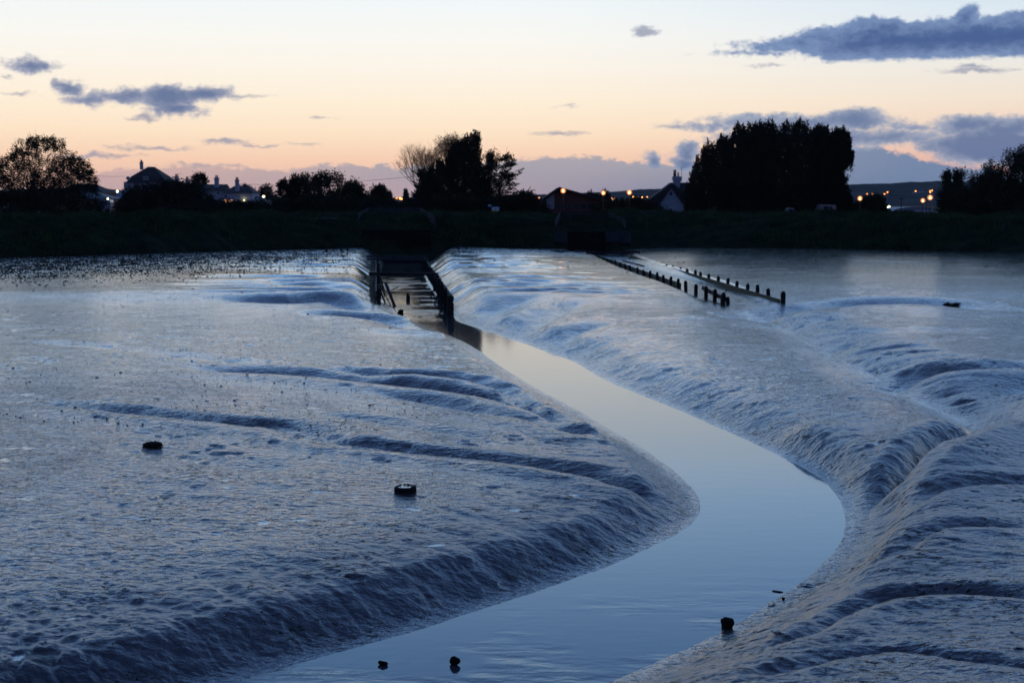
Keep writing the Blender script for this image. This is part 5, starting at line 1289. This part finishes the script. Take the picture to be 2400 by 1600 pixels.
seaweed('dark spiky clump of seaweed on the left flat', 358, 1046, .15, .07, 260, 3, .09)
seaweed('ragged weed clump on the far right flat beyond the groyne', 2231, 717, .30, .07, 130, 4, .22)
# tyre
p = onmud(950, 1150)
ty = empty('old_tyre', p, 'old tyre with a broken rim lying half sunk in the mud', 'tyre')
Ro, Ri, Ht = .178, .125, .082
NS = 48; v = []; f_ = []; prf = [(Ro * .96, -.08), (Ro, -.02), (Ro * 1.01, Ht * .55), (Ro * .97, Ht * .85), (Ro * .90, Ht), (Ri * 1.08, Ht * .97), (Ri, Ht * .8), (Ri * 1.06, .0), (Ri * 1.1, -.08)]
for i in range(NS):
    a = i / NS * 2 * math.pi; br = 0
    if 1.2 < a < 2.4: br = .018 * (1 + math.sin(a * 23))
    if 5.6 < a or a < .35: br = -.014
    for rr, z in prf:
        n_ = 1 + .012 * math.sin(a * 14) * (rr > Ri * 1.2)
        v.append((p.x + math.cos(a) * rr * n_, p.y + math.sin(a) * rr * n_, p.z + z - (br if z > Ht * .7 else 0)))
K = len(prf)
for i in range(NS):
    for k in range(K - 1): f_.append((i * K + k, ((i + 1) % NS) * K + k, ((i + 1) % NS) * K + k + 1, i * K + k + 1))
pymesh('casing', v, f_, M['rubber'], ty, True)
m = MB()
for i in range(28):
    a = i / 28 * 2 * math.pi; m.beam((p.x + math.cos(a) * Ro * 1.01, p.y + math.sin(a) * Ro * 1.01, p.z - .02), (p.x + math.cos(a + .05) * Ro * 1.01, p.y + math.sin(a + .05) * Ro * 1.01, p.z + Ht * .8), .015, .018)
m.build('tread', M['rubber'], ty)
m = MB()
for a in (1.3, 1.45, 1.7, 2.2, .2, 6.1, 5.95): m.beam((p.x + math.cos(a) * Ro * .9, p.y + math.sin(a) * Ro * .9, p.z + Ht * .9), (p.x + math.cos(a) * Ro * .94, p.y + math.sin(a) * Ro * .94, p.z + Ht + .010), .025, .015, .004)
m.build('torn_edge', M['rubber'], ty)
pud = pymesh('puddle', [(p.x + math.cos(i / 32 * 6.2832) * Ri * 1.02, p.y + math.sin(i / 32 * 6.2832) * Ri * 1.02, p.z + Ht * .84) for i in range(32)], [tuple(range(32))], M['water'], origin=(p.x, p.y, p.z + Ht * .84))
tag(pud, kind='structure')

# ------------------------------------------------------------------ evening air
HAZE = 0.00004
if HAZE:
    hm = bpy.data.materials.new('evening_haze'); hm.use_nodes = True; nt = hm.node_tree; nt.nodes.clear()
    pv = nt.nodes.new('ShaderNodeVolumePrincipled'); pv.inputs['Color'].default_value = (.8, .86, 1, 1); pv.inputs['Density'].default_value = HAZE
    pv.inputs['Anisotropy'].default_value = .2
    o_ = nt.nodes.new('ShaderNodeOutputMaterial'); nt.links.new(pv.outputs[0], o_.inputs['Volume'])
    hz = MB().box(-2600, 2600, -60, 4300, -1.5, 90).build('haze', hm, origin=(0, 2000, 0))
    tag(hz, kind='stuff')
